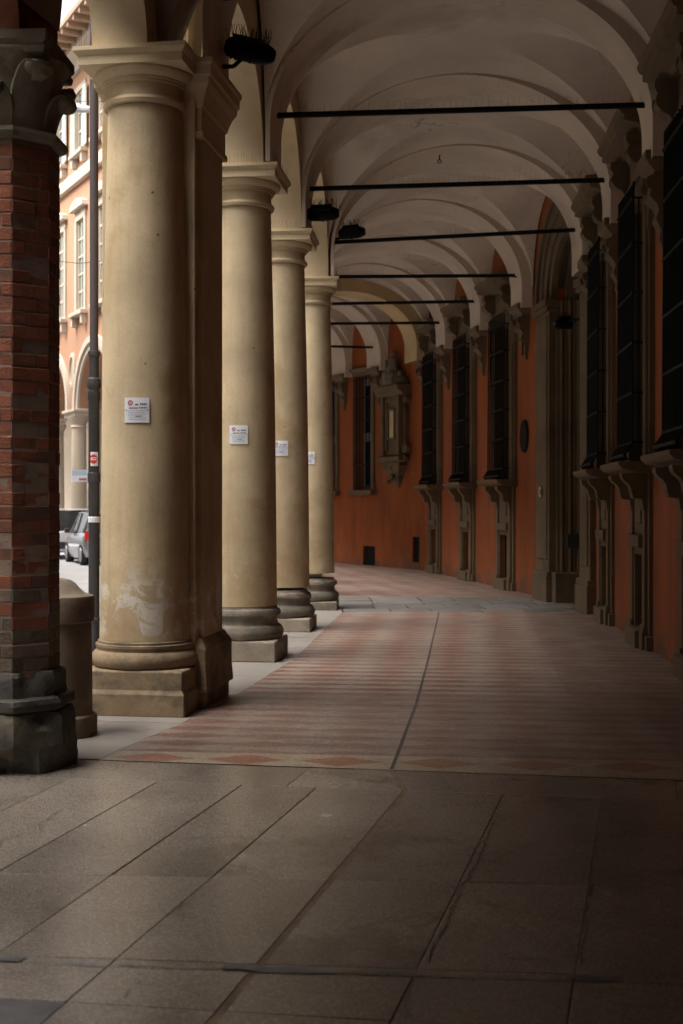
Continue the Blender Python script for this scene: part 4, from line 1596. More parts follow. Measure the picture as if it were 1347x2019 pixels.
# sticker wrapped round the pipe
stk = empty('sticker', (-2.13, 11.35, 1.94))
tag(stk, 'small white sticker with a red toothed badge on the downpipe', 'sticker')
def pipe_patch(b, a0, a1, z0, z1, r):
    n_ = 8
    pts = []
    for i in range(n_ + 1):
        a = lerp(a0, a1, i / n_)
        pts += [(r * cos(a), r * sin(a), z0), (r * cos(a), r * sin(a), z1)]
    b.add(pts, [(2 * i, 2 * i + 2, 2 * i + 3, 2 * i + 1) for i in range(n_)])
b = MB()
pipe_patch(b, radians(-115), radians(-38), 0, .12, .0505)
b.build('backing', M_white, stk, smooth=60)
b = MB()
n_ = 24
pts = []
ca = radians(-84)
for i in range(n_):
    a = 2 * pi * i / n_
    r = .040 if i % 2 else .031
    aa = ca + r * cos(a) / .052
    pts.append((.0525 * cos(aa), .0525 * sin(aa), .06 + r * 1.15 * sin(a)))
pts.append((.0535 * cos(ca), .0535 * sin(ca), .06))
b.add(pts, [(i, (i + 1) % n_, n_) for i in range(n_)])
b.build('red_badge', M_red, stk, smooth=60)
b = MB()
for k in range(2):
    pipe_patch(b, ca - .38, ca + .38, .05 + .016 * k, .058 + .016 * k, .0545)
b.build('print', M_white, stk)

# ================================================================== NOTICE PLATES
def notice(i, ang, z, label, s=.19):
    c = c0.location if i == 0 else Vector((L[i].x, L[i].y, 0))
    r = .345 + .004
    a = radians(ang)
    o = empty('notice_plate', (c[0] + r * cos(a), c[1] + r * sin(a), z), a + pi / 2)
    tag(o, label, 'notice', 'white notice plates on the columns')
    o.rotation_euler = (radians(1.5), 0, a + pi / 2)
    h = s / 2
    b = MB()
    n_ = 6
    pts = []
    for i_ in range(n_ + 1):
        x = lerp(-h, h, i_ / n_)
        y = (x / h) ** 2 * .012 - .004
        for z_ in (-h, h):
            pts.append((x, y - .003 + (.006 if z_ > 0 else 0), z_)); pts.append((x, y + .001 + (.006 if z_ > 0 else 0), z_))
    fs = []
    for k in range(n_):
        q = 4 * k
        fs += [(q, q + 4, q + 6, q + 2), (q + 1, q + 3, q + 7, q + 5), (q + 2, q + 6, q + 7, q + 3), (q, q + 1, q + 5, q + 4)]
    fs += [(0, 2, 3, 1), (4 * n_, 4 * n_ + 1, 4 * n_ + 3, 4 * n_ + 2)]
    b.add(pts, fs)
    b.build('plate', M_white, o, smooth=40)
    yy = -.0096
    def line(b, x0, x1, z0, z1):
        pts = []
        for i_ in range(5):
            x = lerp(x0, x1, i_ / 4)
            for z_ in (z0, z1):
                pts.append((x, (x / h) ** 2 * .012 - .0085 + .006 * (z_ + h) / s, z_))
        b.add(pts, [(2 * k, 2 * k + 2, 2 * k + 3, 2 * k + 1) for k in range(4)])
    def disc(b, cx_, cz, r0, r1):
        pts = []
        for i_ in range(20):
            a_ = 2 * pi * i_ / 20
            for r_ in (r0, r1):
                x, z_ = cx_ + r_ * cos(a_), cz + r_ * sin(a_)
                pts.append((x, (x / h) ** 2 * .012 - .0088 + .006 * (z_ + h) / s, z_))
        b.add(pts, [(2 * k, 2 * ((k + 1) % 20), 2 * ((k + 1) % 20) + 1, 2 * k + 1) for k in range(20)])
    b = MB()
    disc(b, -.05, .055, .011, .021)
    disc(b, -.05, .055, .0, .006)
    b.build('red_emblem', M_pinkp, o)
    b = MB()
    line(b, -.012, .012, .036, .047)
    for k in range(4):
        line(b, .026 + .013 * k, .036 + .013 * k, .038, .052)
    for k in range(3):
        line(b, -.06 + .012 * k, -.05 + .012 * k, .010, .020)
    for k in range(5):
        line(b, .018 + .012 * k, .027 + .012 * k, .012, .022)
    line(b, -.010, .035, -.05, -.044)
    b.build('headline_print', M_ink, o)
    b = MB()
    line(b, -.024, .010, .010, .020)
    b.build('red_print', M_pinkp, o)
    b = MB()
    for k, (x0, x1) in enumerate(((-.07, .07), (-.07, .06), (-.068, .07), (-.07, .05), (-.06, .065), (-.07, .07))):
        z_ = -.006 - .0135 * k
        line(b, x0, x1, z_, z_ + .0045)
    b.build('small_print', M_inkg, o)
    b = MB()
    for sx in (-1, 1):
        b.ball((sx * .083, .0, 0), .005, .006, .005, None, 8, 5)
    b.build('screw', M_iron2, o)
notice(0, -93, 2.33, 'white enamel notice plate with red emblem on the thick nearest column')
notice(1, -93, 2.33, 'white notice plate on the first slim column beyond the pier')
notice(2, -90, 2.33, 'white notice plate on the column with the crumbling base')
notice(3, -96, 2.33, 'white notice plate on the column with the blackened base')

# ================================================================== TIE RODS
def rod(a, b_, za, zb, label):
    b = MB()
    p, q = Vector((a.x, a.y, za)), Vector((b_.x, b_.y, zb))
    b.tube(p, q, .032, 8)
    o = b.build('tie_rod', M_iron, smooth=40)
    tag(o, label, 'tie rod', 'black iron tie rods across the vault')
    b = MB()
    n_ = 60
    for k in range(n_):
        t = (k + .5) / n_
        c = p.lerp(q, t)
        b.tube(c + Vector((0, 0, .02)), c + Vector((random.uniform(-.015, .015), random.uniform(-.02, .02), .02 + random.uniform(.08, .12))), .0012, 3)
    b.build('bird_spikes', M_iron2, o, kind='stuff')
    b = MB()
    for c, s in ((p, 1), (q, -1)):
        d = (q - p).normalized() * s
        b.tube(c, c + d * .05, .06, 10)
    b.build('anchor', M_iron, o)
    return o
rl = ['topmost black iron tie rod, at the thick column with the pier',
      'black tie rod springing from the first slim column',
      'black tie rod springing from the column with crumbling base',
      'black tie rod with a spiky spotlight on its end, meeting the portal',
      'black tie rod just beyond the portal arch',
      'black tie rod between two stone windows past the portal',
      'black tie rod before the heavy ochre arch',
      'short-looking black tie rod level with the statue of the shrine']
for k, i in enumerate((0, 1, 2, 3, 4, 5, 6, 8)):
    q = R[i] + (INN[i] - R[i]).normalized() * .16
    if i == 3:
        q = R[i] + (INN[i] - R[i]).normalized() * .16
    rod(INN[i], q, 5.80 if i == 0 else 5.70, 5.92 if i == 0 else 5.76, rl[k])

# ================================================================== SPOTLIGHTS with spikes
def spotlight(loc, direction, label, base, k=1.0):
    o = empty('spotlight', loc)
    tag(o, label, 'spotlight', 'black spotlights along the arcade')
    d = Vector(direction).normalized()
    M = d.to_track_quat('Z', 'Y').to_matrix().to_4x4()
    b = MB()
    b.lathe([(.045 * k, -.23 * k), (.085 * k, -.20 * k), (.10 * k, -.08 * k), (.105 * k, .06 * k), (.095 * k, .15 * k), (.07 * k, .21 * k), (.05 * k, .235 * k)], 20, M, sx=1.0)
    b.box(-.12 * k, .12 * k, -.015, .015, -.16 * k, .12 * k, M @ Matrix.Rotation(.5, 4, 'Z') @ Matrix.Translation((0, .09 * k, 0)))
    for j in range(2):
        b.lathe([(.088 * k, (-.17 + j * .045) * k), (.105 * k, (-.168 + j * .045) * k), (.105 * k, (-.158 + j * .045) * k), (.088 * k, (-.156 + j * .045) * k)], 20, M)
    b.build('housing', M_iron, o, smooth=35)
    b = MB()
    b.lathe([(.0, .238 * k), (.048 * k, .237 * k), (.048 * k, .234 * k)], 20, M)
    b.build('lens', M_glassd, o)
    b = MB()
    bl = Vector(base) - Vector(loc)
    b.path([(0, 0, 0), tuple(Vector((bl.x * .5, bl.y * .5, bl.z))), tuple(bl)], .018, 8)
    b.ball((0, 0, 0), .03, .03, .12 * k, None, 10, 6)
    b.build('bracket', M_iron, o)
    b = MB()
    for j in range(44):
        t = random.uniform(-.2, .18) * k
        c = d * t + Vector((random.uniform(-.03, .03), random.uniform(-.03, .03), .08 * k))
        b.tube(c, c + Vector((random.uniform(-.04, .04), random.uniform(-.04, .04), random.uniform(.07, .14))), .0028, 3)
    b.build('bird_spikes', M_iron, o, kind='stuff')
spotlight((-.77, 11.05, 5.41), (.85, .25, -.10), 'large black spotlight with wire spikes, above the capital of the pier', (-1.04, 11.05, 5.28), .92)
spotlight((-.24, 16.95, 5.35), (.95, -.1, .02), 'black spotlight on the wall over the crumbling-based column', (-.49, 17.05, 5.33), .9)
spotlight((.16, 20.3, 5.80), (.95, -.15, .08), 'black spiky spotlight on the end of the portal tie rod', (-.13, 20.5, 5.74), .9)
spotlight((3.42, 20.35, 4.40), (-.75, -.45, -.05), 'small black spotlight on the stone pilaster of the portal', (3.69, 20.1, 4.45), .75)

# small hook on the vault crown
b = MB()
b.tube((0, 0, 0), (0, 0, -.07), .010, 6)
for k in range(10):
    a, a2 = 2 * pi * k / 10, 2 * pi * (k + 1) / 10
    b.tube((.028 * cos(a), 0, -.098 + .028 * sin(a)), (.028 * cos(a2), 0, -.098 + .028 * sin(a2)), .008, 5)
hp = (INN[3] + R[3]) / 2
tag(b.build('ceiling_hook', M_iron, loc=(hp.x - .3, hp.y - .2, 6.92)), 'small iron ring hook hanging from the vault crown', 'hook')

# ================================================================== SHRINE at the bend
sp_ = wall_point(3, 33.8)
sd_ = wall_dir(3)
sh = empty('wall_shrine', (sp_.x, sp_.y, 0), atan2(sd_.y, sd_.x))
sh.scale = (1.15, 1.1, 1.0)
tag(sh, 'carved stone wall shrine with framed niche and a statue group on top', 'shrine')
b = MB()
pts_prof = [(.05, .02, 2.05), (.16, .10, 2.2), (.22, .14, 2.3), (.20, .12, 2.36), (.34, .20, 2.5), (.42, .24, 2.62), (.40, .22, 2.7), (.50, .30, 2.74), (.50, .30, 2.84), (.44, .24, 2.88)]
pts, fs = [], []
for w_, o_, z in pts_prof:
    pts += [(-w_, -.02, z), (w_, -.02, z), (w_, o_, z), (-w_, o_, z)]
for j in range(len(pts_prof) - 1):
    for i in range(4):
        fs.append((j * 4 + i, j * 4 + (i + 1) % 4, j * 4 + 4 + (i + 1) % 4, j * 4 + 4 + i))
e = (len(pts_prof) - 1) * 4
b.add(pts, fs + [(3, 2, 1, 0), (e, e + 1, e + 2, e + 3)])
for k in range(9):
    b.ball((random.uniform(-.3, .3), random.uniform(.1, .22), random.uniform(2.2, 2.72)), .07, .06, .06, None, 10, 6)
b.build('carved_bracket', M_stone, sh, smooth=40)
b = MB()
b.box(-.40, .40, -.02, .16, 2.88, 4.40)
b.box(-.27, -.20, .16, .21, 3.0, 4.25)
b.box(.20, .27, .16, .21, 3.0, 4.25)
b.box(-.27, .27, .16, .20, 4.25, 4.32)
for s in (-1, 1):
    b.box(*sorted((s * .30, s * .42)), .10, .25, 2.88, 4.38)
    b.prism([(s * .42, 2.9), (s * .56, 3.05), (s * .46, 3.3), (s * .50, 4.0), (s * .42, 4.3)] if s < 0 else [(s * .42, 4.3), (s * .50, 4.0), (s * .46, 3.3), (s * .56, 3.05), (s * .42, 2.9)], .0, .12, 'y')
b.build('aedicule', M_stone, sh, bevel=.01)
b = MB()
b.prism([(-.02, 4.40), (.20, 4.40), (.25, 4.47), (.34, 4.52), (.36, 4.60), (.36, 4.66), (-.02, 4.68)], -.56, .56, 'x')
b.build('cornice', M_stone, sh, bevel=.008)
for s in (-1, 1):
    for (x, z, r) in ((.52, 4.30, .10), (.50, 3.05, .12), (.46, 2.80, .09), (.36, 4.78, .13)):
        b = MB()
        b.lathe([(.02, .02), (r, .03), (r, .15), (r * .6, .17), (r * .5, .15), (.02, .18)], 14, Matrix.Translation((s * x, 0, z)) @ Matrix.Rotation(-pi / 2, 4, 'X'))
        b.build('volute', M_stone, sh, smooth=35)
b = MB()
for x0, x1, z0, z1 in ((-.17, .17, 3.28, 3.33), (-.17, .17, 4.03, 4.08), (-.17, -.12, 3.33, 4.03), (.12, .17, 3.33, 4.03)):
    b.box(x0, x1, .16, .215, z0, z1)
b.build('niche_frame', M_bump, sh)
b = MB()
b.box(-.12, .12, .16, .185, 3.33, 4.03)
b.build('niche_panel', M_gilt, sh)
# statue group: seated robed figure with a child, worn dark stone
b = MB()
rs = random.Random(5)
b.lathe([(.30, 4.68), (.31, 4.74), (.26, 4.86), (.21, 5.0), (.17, 5.14), (.155, 5.26), (.13, 5.34), (.055, 5.39), (.05, 5.42)], 18, Matrix.Translation((-.02, .15, 0)), sx=1, sy=.72)
for (x, y, z, rx, ry, rz) in ((-.02, .165, 5.475, .062, .07, .082), (-.02, .14, 5.49, .085, .085, .095), (.13, .24, 5.12, .075, .07, .13), (.14, .25, 5.285, .045, .05, .055),
                              (-.16, .2, 5.16, .055, .06, .15), (.10, .27, 4.95, .11, .10, .12), (-.13, .27, 4.93, .10, .10, .12), (-.36, .14, 4.78, .13, .1, .12), (-.33, .15, 4.95, .06, .06, .08),
                              (.38, .12, 4.76, .12, .1, .09), (.33, .14, 4.90, .06, .06, .08)):
    b.ball((x, y, z), rx, ry, rz, None, 14, 9)
for k in range(7):
    x = lerp(-.22, .22, k / 6)
    b.tube((x * .6, .24, 5.15), (x, .30, 4.72), .03, 6, None, .045)
b.build('statue_group', M_stone_d, sh, smooth=60)
sg_ = sh.children[-1]
sg_.scale = (1.25, 1.2, 1.18)
sg_.location = (0, 0, -.84)

# oval plaque and the yellow sign, on the wall beside the portal
y_ = 24.0
p = wall_point(2, 24.05)
# placed by projection between the portal and the first far window
p = wall_point(2, 23.95)
o = empty('oval_plaque', (p.x, p.y, 0), atan2(wall_dir(2).y, wall_dir(2).x))
tag(o, 'tall dark oval plaque on the orange wall beside the portal', 'plaque')
b = MB()
Mq = Matrix.Translation((0, 0, 2.86)) @ Matrix.Rotation(-pi / 2, 4, 'X')
b.lathe([(.0, -.02), (.30, -.02), (.30, .035), (.28, .05), (.25, .05)], 36, Mq, sx=.75, sy=1.0)
b.build('rim', M_matt, o, smooth=35)
b = MB()
b.lathe([(.0, .04), (.24, .042), (.252, .03)], 36, Mq, sx=.75, sy=1.0)
b.build('face', M_matt, o, smooth=35)

Mpor = frame(pp, pd)
ps = Mpor @ Vector((2.55, .164, 1.83))
o = empty('alarm_sign', ps, prz)
tag(o, 'small yellow ring sign on the far stone pilaster of the portal', 'sign')
b = MB()
Mq = Matrix.Rotation(-pi / 2, 4, 'X')
b.lathe([(.0, .0), (.10, .0), (.10, .012), (.0, .012)], 24, Mq)
b.build('disc', M_bump, o)
b = MB()
b.lathe([(.055, .013), (.09, .013), (.09, .018), (.055, .018)], 20, Mq, a0=radians(-130), a1=radians(130))
b.build('yellow_ring', M_yellow, o)

# ================================================================== PEACH BUILDING further down the street
FD = V2((-.4472, .8944))
FA = V2((-6.25, 40.0))
pe = empty('peach_building')
tag(pe, 'peach plastered building with white window frames and arches down the street', 'building')
MF = frame(FA, FD)               # local x along the facade (away), local y outwards to the street
def fs_(px):                      # facade abscissa that shows at picture column px (used once for measuring the real positions)
    yy = 13.75 / (.5 - (673 - px) / F_PX)
    return (yy - 40.0) / .8944
S_LEN = 40.0
ARC = 4.45                        # abscissa of the visible arch centre
SPAN = 5.35
b = MB()
arcs = [ARC + SPAN * k for k in range(-1, 6)]
win_s = [6.05 + 2.62 * k for k in range(-3, 9)]
holes = []
for s in win_s:
    holes.append((s - .48, s + .48, 8.35, 11.45))
    holes.append((s - .48, s + .48, 13.85, 15.9))
wall_hole = [h for h in holes if h[0] > -2 and h[1] < S_LEN]
def panel_xz(bm, x0, x1, z0, z1, holes, M, y=0):
    xs = sorted({x0, x1} | {v for h in holes for v in h[:2] if x0 < v < x1})
    zs = sorted({z0, z1} | {v for h in holes for v in h[2:] if z0 < v < z1})
    for a, c in zip(xs, xs[1:]):
        for d, e in zip(zs, zs[1:]):
            cx_, cz = (a + c) / 2, (d + e) / 2
            if any(h[0] < cx_ < h[1] and h[2] < cz < h[3] for h in holes):
                continue
            bm.add([(a, y, d), (c, y, d), (c, y, e), (a, y, e)], [(3, 2, 1, 0)], M)
    for h in holes:
        for q in ([(h[0], y, h[2]), (h[0], y - .25, h[2]), (h[0], y - .25, h[3]), (h[0], y, h[3])], [(h[1], y, h[2]), (h[1], y - .25, h[2]), (h[1], y - .25, h[3]), (h[1], y, h[3])],
                  [(h[0], y, h[2]), (h[1], y, h[2]), (h[1], y - .25, h[2]), (h[0], y - .25, h[2])], [(h[0], y, h[3]), (h[1], y, h[3]), (h[1], y - .25, h[3]), (h[0], y - .25, h[3])]):
            bm.add(q, [(0, 1, 2, 3)], M)
panel_xz(b, -3, S_LEN, 7.6, 17.2, wall_hole, MF)
# spandrels over the arches
RO, RI, ZS = 2.35, 1.95, 4.95
for c in arcs:
    m = 24
    pr = [(c + RI * -cos(pi * i / m), ZS + RI * sin(pi * i / m)) for i in range(m + 1)]
    for (x0, z0), (x1, z1) in zip(pr, pr[1:]):
        b.add([(x0, 0, z0), (x1, 0, z1), (x1, 0, 7.6), (x0, 0, 7.6)], [(3, 2, 1, 0)], MF)
        b.add([(x0, 0, z0), (x1, 0, z1), (x1, -.9, z1), (x0, -.9, z0)], [(0, 1, 2, 3)], MF)
    x1 = c + SPAN - RI
    b.add([(c + RI, 0, ZS), (x1, 0, ZS), (x1, 0, 7.6), (c + RI, 0, 7.6)], [(3, 2, 1, 0)], MF)
    b.add([(c + RI, 0, ZS), (x1, 0, ZS), (x1, -.9, ZS), (c + RI, -.9, ZS)], [(0, 1, 2, 3)], MF)
b.add([(-3, -9, 0), (-3, 0, 7.6), (-3, 0, 17.2), (-3, -9, 17.2)], [(0, 1, 2, 3)], MF)
b.build('wall', M_peach, pe)
b = MB()
b.box(-3, S_LEN, -4.2, -4.0, ROADZ, 7.7, MF)
b.box(-3, S_LEN, -4.0, -.1, 7.45, 7.59, MF)
b.build('inner_wall', M_beige, pe)
b = MB()
b.box(-3, S_LEN, -.02, .16, 12.75, 13.10, MF)
b.box(-3, S_LEN, -.02, .10, 13.10, 13.22, MF)
b.build('string_course', M_cream, pe, bevel=.02)
b = MB()
b.prism([(-.02, 16.6), (.15, 16.6), (.25, 16.85), (.55, 16.95), (.55, 17.2), (-.02, 17.2)], -3, S_LEN, 'x', MF)
b.build('cornice', M_cream, pe)
b = MB()
b.box(-3.5, S_LEN, -9, 1.25, 17.2, 17.36, MF)
for k in range(60):
    x = -3 + .7 * k
    b.box(x, x + .16, .5, 1.2, 17.04, 17.2, MF)
b.build('eaves', M_eave, pe)
for c in arcs[1:5]:
    b = MB()
    def ringf(r0, r1, y0, y1, m=28):
        pts, fs = [], []
        for i in range(m + 1):
            a = pi * i / m
            for r in (r0, r1):
                for y in (y0, y1):
                    pts.append((c + r * cos(a), y, ZS + r * sin(a)))
        for i in range(m):
            k, l = 4 * i, 4 * i + 4
            fs += [(k, l, l + 1, k + 1), (k + 2, k + 3, l + 3, l + 2), (k, k + 2, l + 2, l), (k + 1, l + 1, l + 3, k + 3)]
        b.add(pts, fs, MF)
    ringf(RI - .01, 2.12, -.02, .06)
    ringf(2.12, RO, -.02, .13)
    b.build('archivolt', M_cream, pe, smooth=35)
    # impost between the arches and its pair of columns (front and back of the thick wall)
    xm = c + SPAN / 2
    b = MB()
    b.box(xm - .74, xm + .74, -.95, .12, 4.72, 4.95, MF)
    b.box(xm - .80, xm + .80, -1.0, .20, 4.86, 4.96, MF)
    b.build('impost', M_cream, pe, bevel=.02)
    for (sx, yy) in ((-.02, -.10), (-.02, -.72)):
        b = MB()
        Mc = MF @ Matrix.Translation((xm - .38 + (0 if yy > -.5 else .05), yy, 0))
        b.lathe([(.36, ROADZ), (.36, .25), (.33, .3), (.29, .4), (.28, 2.0), (.25, 4.3), (.29, 4.34), (.25, 4.4), (.27, 4.5), (.34, 4.62), (.36, 4.73)], 24, Mc)
        b.build('column', M_beige, pe, smooth=35)
    # oval light over the impost
    b = MB()
    Mo_ = MF @ Matrix.Translation((xm, 0, 6.35)) @ Matrix.Rotation(-pi / 2, 4, 'X')
    b.lathe([(.55, -.02), (.55, .06), (.42, .08), (.42, -.01)], 28, Mo_, sx=.66, sy=1.15)
    ov = b.build('oval_window', M_cream, pe, smooth=35)
    b = MB()
    b.lathe([(.0, .012), (.43, .012), (.43, .0)], 28, Mo_, sx=.66, sy=1.15)
    b.build('pane', M_beige, ov)
b = None
for s in win_s:
    if s < -1:
        continue
    for (z0, z1, up) in ((8.35, 11.45, False), (13.85, 15.9, True)):
        b = MB()
        for q in (-1, 1):
            b.box(*sorted((s + q * .48, s + q * .68)), -.02, .07, z0 - .1, z1 + .1, MF)
        b.box(s - .68, s + .68, -.02, .07, z1, z1 + .2, MF)
        if not up:
            b.prism([(s - .85, z1 + .35), (s + .85, z1 + .35), (s + .80, z1 + .52), (s + .4, z1 + .66), (s, z1 + .70), (s - .4, z1 + .66), (s - .80, z1 + .52)], -.02, .22, 'y', MF)
            b.box(s - .60, s + .60, -.02, .06, z1 + .2, z1 + .35, MF)
        wo = b.build('window', M_cream, pe, bevel=.015)
        b = MB()
        b.box(s - .80, s + .80, -.02, .26, z0 - .22, z0 - .08, MF)
        for q in (-.6, .6):
            b.box(s + q - .1, s + q + .1, -.02, .20, z0 - .55, z0 - .22, MF)
        b.build('sill', M_cream, wo, bevel=.015)
        b = MB()
        b.box(s - .48, s + .48, -.09, -.05, z0, z1, MF)
        b.build('pane', M_paneL, wo)
        b = MB()
        for x in (-.47, -.03, .40):
            b.box(s + x, s + x + .07, -.05, -.01, z0, z1, MF)
        n_ = 5 if not up else 3
        for k in range(n_ + 1):
            z = lerp(z0, z1 - .07, k / n_)
            b.box(s - .48, s + .48, -.048, -.015, z, z + .07, MF)
        b.build('casement', M_cream, wo)
        if up:
            for q in (-1, 1):
                b = MB()
                b.box(*sorted((s + q * .50, s + q * .96)), .08, .12, z0, z1, MF)
                for k in range(14):
                    z = lerp(z0 + .1, z1 - .1, k / 13)
                    b.box(*sorted((s + q * .54, s + q * .92)), .12, .135, z - .03, z + .03, MF)
                b.build('shutter', M_shut, wo)
# a notice board on one of its columns
pc_ = MF @ Vector((ARC + SPAN / 2 - .33, -.40, 2.62))
o = MB()
o.box(-.27, .27, -.015, .015, -.20, .20)
nb = o.build('notice_board', M_white, loc=(-.2 * 45.6 + .16, 45.1, 2.62), rot=(0, 0, radians(12)))
tag(nb, 'pale blue and white notice on the column of the peach building', 'notice')
b = MB()
b.box(-.25, .25, -.022, -.016, .02, .18)
b.build('blue_print', M_blueprint, nb)
b = MB()
b.box(-.02, .24, -.022, -.016, -.16, -.08)
b.build('red_print', M_pinkp, nb)

# opposite side of the street (outside the frame, closes the street and shades it)
op = empty('street_building')
tag(op, 'plain ochre street front closing the far side of the street', 'building')
opl = [V2((-16.5, -26)), V2((-12.4, -8)), V2((-10.8, 6)), V2((-10.8, 18)), V2((-13.5, 32)), V2((-24, 53))]
b = MB()
for a, c in zip(opl, opl[1:]):
    M = frame(a, c - a)
    b.box(0, (c - a).length, 0, 4, ROADZ, 17.0, M)
b.build('wall', M_opp, op)
k_ = 0
for a, c in zip(opl, opl[1:]):
    M = frame(a, c - a)
    ln = (c - a).length
    for i in range(int(ln / 3)):
        for z0, z1 in ((1.0, 3.4), (5.2, 7.4), (9.0, 11.0), (13.0, 15.0)):
            b = MB()
            b.box(1 + 3 * i, 2.1 + 3 * i, -.05, .05, z0, z1, M)
            b.build('shutter', M_shut, op)

# ================================================================== STREET LAMP on its cable
sl = empty('street_lamp', (-6.15, 30.3, 10.72))
tag(sl, 'pale grey street lamp hung on a wire over the street', 'street lamp')
b = MB()
prof = [(-.55, .0, .03), (-.45, .0, .13), (-.2, .0, .16), (.10, .0, .10), (.33, .0, .05), (.40, .0, .02)]
pts, fs = [], []
for x, z, h in prof:
    w_ = .04 + h * .9
    pts += [(x, -w_, z), (x, w_, z), (x, w_ * .6, z + h), (x, -w_ * .6, z + h)]
for j in range(len(prof) - 1):
    for i in range(4):
        fs.append((j * 4 + i, j * 4 + (i + 1) % 4, j * 4 + 4 + (i + 1) % 4, j * 4 + 4 + i))
e = (len(prof) - 1) * 4
b.add(pts, fs + [(3, 2, 1, 0), (e, e + 1, e + 2, e + 3)])
b.build('hood', M_lamp, sl, smooth=50)
b = MB()
b.box(-.50, .36, -.11, .11, -.06, -.001)
b.build('lens', M_inkg, sl)
b = MB()
b.path([(-6.5, -4.0, .9), (-.1, -.03, .17), (4.2, 2.2, .75)], .008, 5)
b.build('cable', M_iron2, sl)
for zz, lb in ((7.3, 'upper'), (9.4, 'lower')):
    pass
b = MB()
b.path([(-13.9, 34, 8.6), (-7.0, 35.1, 8.05), (-4.3, 35.6, 8.4)], .010, 5)
tag(b.build('overhead_wire', M_iron2), 'thin wire slung across the street in front of the peach building', 'wire')

# ================================================================== CARS
def car(loc, rz, paint, label, L_=4.0, W_=1.72, H_=1.50, suv=False):
    """local x forward; origin on the road under the middle of the car"""
    root = empty('parked_car', loc, rz)
    tag(root, label, 'car')
    hw = W_ / 2
    # stations from tail to nose: x, belt height, belt half width, sill half width, bumper top etc.
    st = [(-L_ / 2, .62, .60, .66, .38), (-L_ / 2 + .06, .86, .72, .78, .30), (-L_ / 2 + .25, .96, .79, .83, .24), (-L_ / 2 + .9, .98, .83, .86, .20), (-.2, .95, .84, .86, .18),
          (.7, .93, .83, .86, .18), (L_ / 2 - .85, .90, .81, .85, .20), (L_ / 2 - .35, .80, .76, .82, .22), (L_ / 2 - .08, .66, .66, .72, .26), (L_ / 2, .50, .56, .60, .32)]
    sc_ = hw / .86
    b = MB()
    pts, fs = [], []
    for x, zb, wb, ws, zl in st:
        ring_ = [(-wb * .55, zb + .03), (-wb * .9, zb), (-ws, zb - .16), (-ws, zl + .16), (-ws * .93, zl), (ws * .93, zl), (ws, zl + .16), (ws, zb - .16), (wb * .9, zb), (wb * .55, zb + .03)]
        pts += [(x, y * sc_, z) for y, z in ring_]
    n_ = 10
    for j in range(len(st) - 1):
        for i in range(n_):
            fs.append((j * n_ + i, (j + 1) * n_ + i, (j + 1) * n_ + (i + 1) % n_, j * n_ + (i + 1) % n_))
    e = (len(st) - 1) * n_
    b.add(pts, fs + [tuple(range(n_)), tuple(e + i for i in range(n_ - 1, -1, -1))])
    b.build('body', paint, root, smooth=40)
    # greenhouse
    tail = -L_ / 2 + .12
    rt = tail + (.28 if suv else .42)
    gs = [(tail, .93, .72, .93, .72), (rt, .94, .78, H_ - .06, .60), (-.3, .94, .80, H_, .63), (.25, .93, .80, H_ - .03, .62), (L_ / 2 - 1.02, .90, .76, .92, .74)]
    b = MB()
    pts, fs = [], []
    for x, z0, w0, z1, w1 in gs:
        pts += [(x, -w0 * sc_, z0), (x, -w1 * sc_, z1 - .02), (x, w1 * sc_, z1 - .02), (x, w0 * sc_, z0)]
    for j in range(len(gs) - 1):
        for i in range(3):
            fs.append((j * 4 + i, (j + 1) * 4 + i, (j + 1) * 4 + i + 1, j * 4 + i + 1))
    b.add(pts, fs)
    b.build('window_band', M_carglass, root, smooth=25)
    b = MB()
    r_ = [g for g in gs[1:4]]
    pts = []
    for x, z0, w0, z1, w1 in r_:
        pts += [(x, -w1 * sc_ - .01, z1 - .03), (x, -w1 * sc_ * .8, z1 + .012), (x, w1 * sc_ * .8, z1 + .012), (x, w1 * sc_ + .01, z1 - .03)]
    fs = [(j * 4 + i, j * 4 + 4 + i, j * 4 + 5 + i, j * 4 + 1 + i) for j in range(2) for i in range(3)]
    b.add(pts, fs)
    for s in (-1, 1):
        P = lambda k, top: Vector((gs[k][0], s * (gs[k][4] if top else gs[k][2]) * sc_, (gs[k][3] - .02) if top else gs[k][1]))
        b.tube(P(1, True), P(0, False), .05, 6, None, .07)
        b.tube(P(3, True), P(4, False), .03, 6, None, .04)
        b.tube(P(2, True) , P(2, False), .03, 6)
        b.tube(P(1, True), P(1, False) + Vector((.1, 0, 0)), .05, 6)
        b.tube(P(1, True), P(2, True), .025, 6)
        b.tube(P(2, True), P(3, True), .025, 6)
    b.build('roof', paint, root, smooth=35)
    for s in (-1, 1):
        b = MB()
        tl = -L_ / 2 + .03
        b.hexa([(tl + .04, s * hw * .80, .72), (tl + .28, s * hw * .955, .74), (tl + .30, s * hw * .93, .98), (tl + .08, s * hw * .82, .96),
                (tl - .03, s * hw * .80, .72), (tl + .1, s * hw * .985, .74), (tl + .12, s * hw * .965, 1.0), (tl + .02, s * hw * .82, .99)])
        b.build('tail_light', M_tail, root, smooth=40)
        b = MB()
        b.box(.62, .74, *sorted((s * (hw - .02), s * (hw + .14))), .90, 1.04)
        b.build('wing_mirror', M_bump, root, bevel=.03)
        b = MB()
        b.hexa([(L_ / 2 - .34, s * .45, .60), (L_ / 2 - .10, s * .45, .58), (L_ / 2 - .28, s * .72, .60), (L_ / 2 - .42, s * .76, .62),
                (L_ / 2 - .36, s * .45, .76), (L_ / 2 - .16, s * .45, .70), (L_ / 2 - .30, s * .74, .72), (L_ / 2 - .44, s * .77, .78)])
        b.build('headlight', M_plate, root)
    b = MB()
    b.box(-L_ / 2 - .03, -L_ / 2 + .2, -.70 * sc_, .70 * sc_, .34, .58)
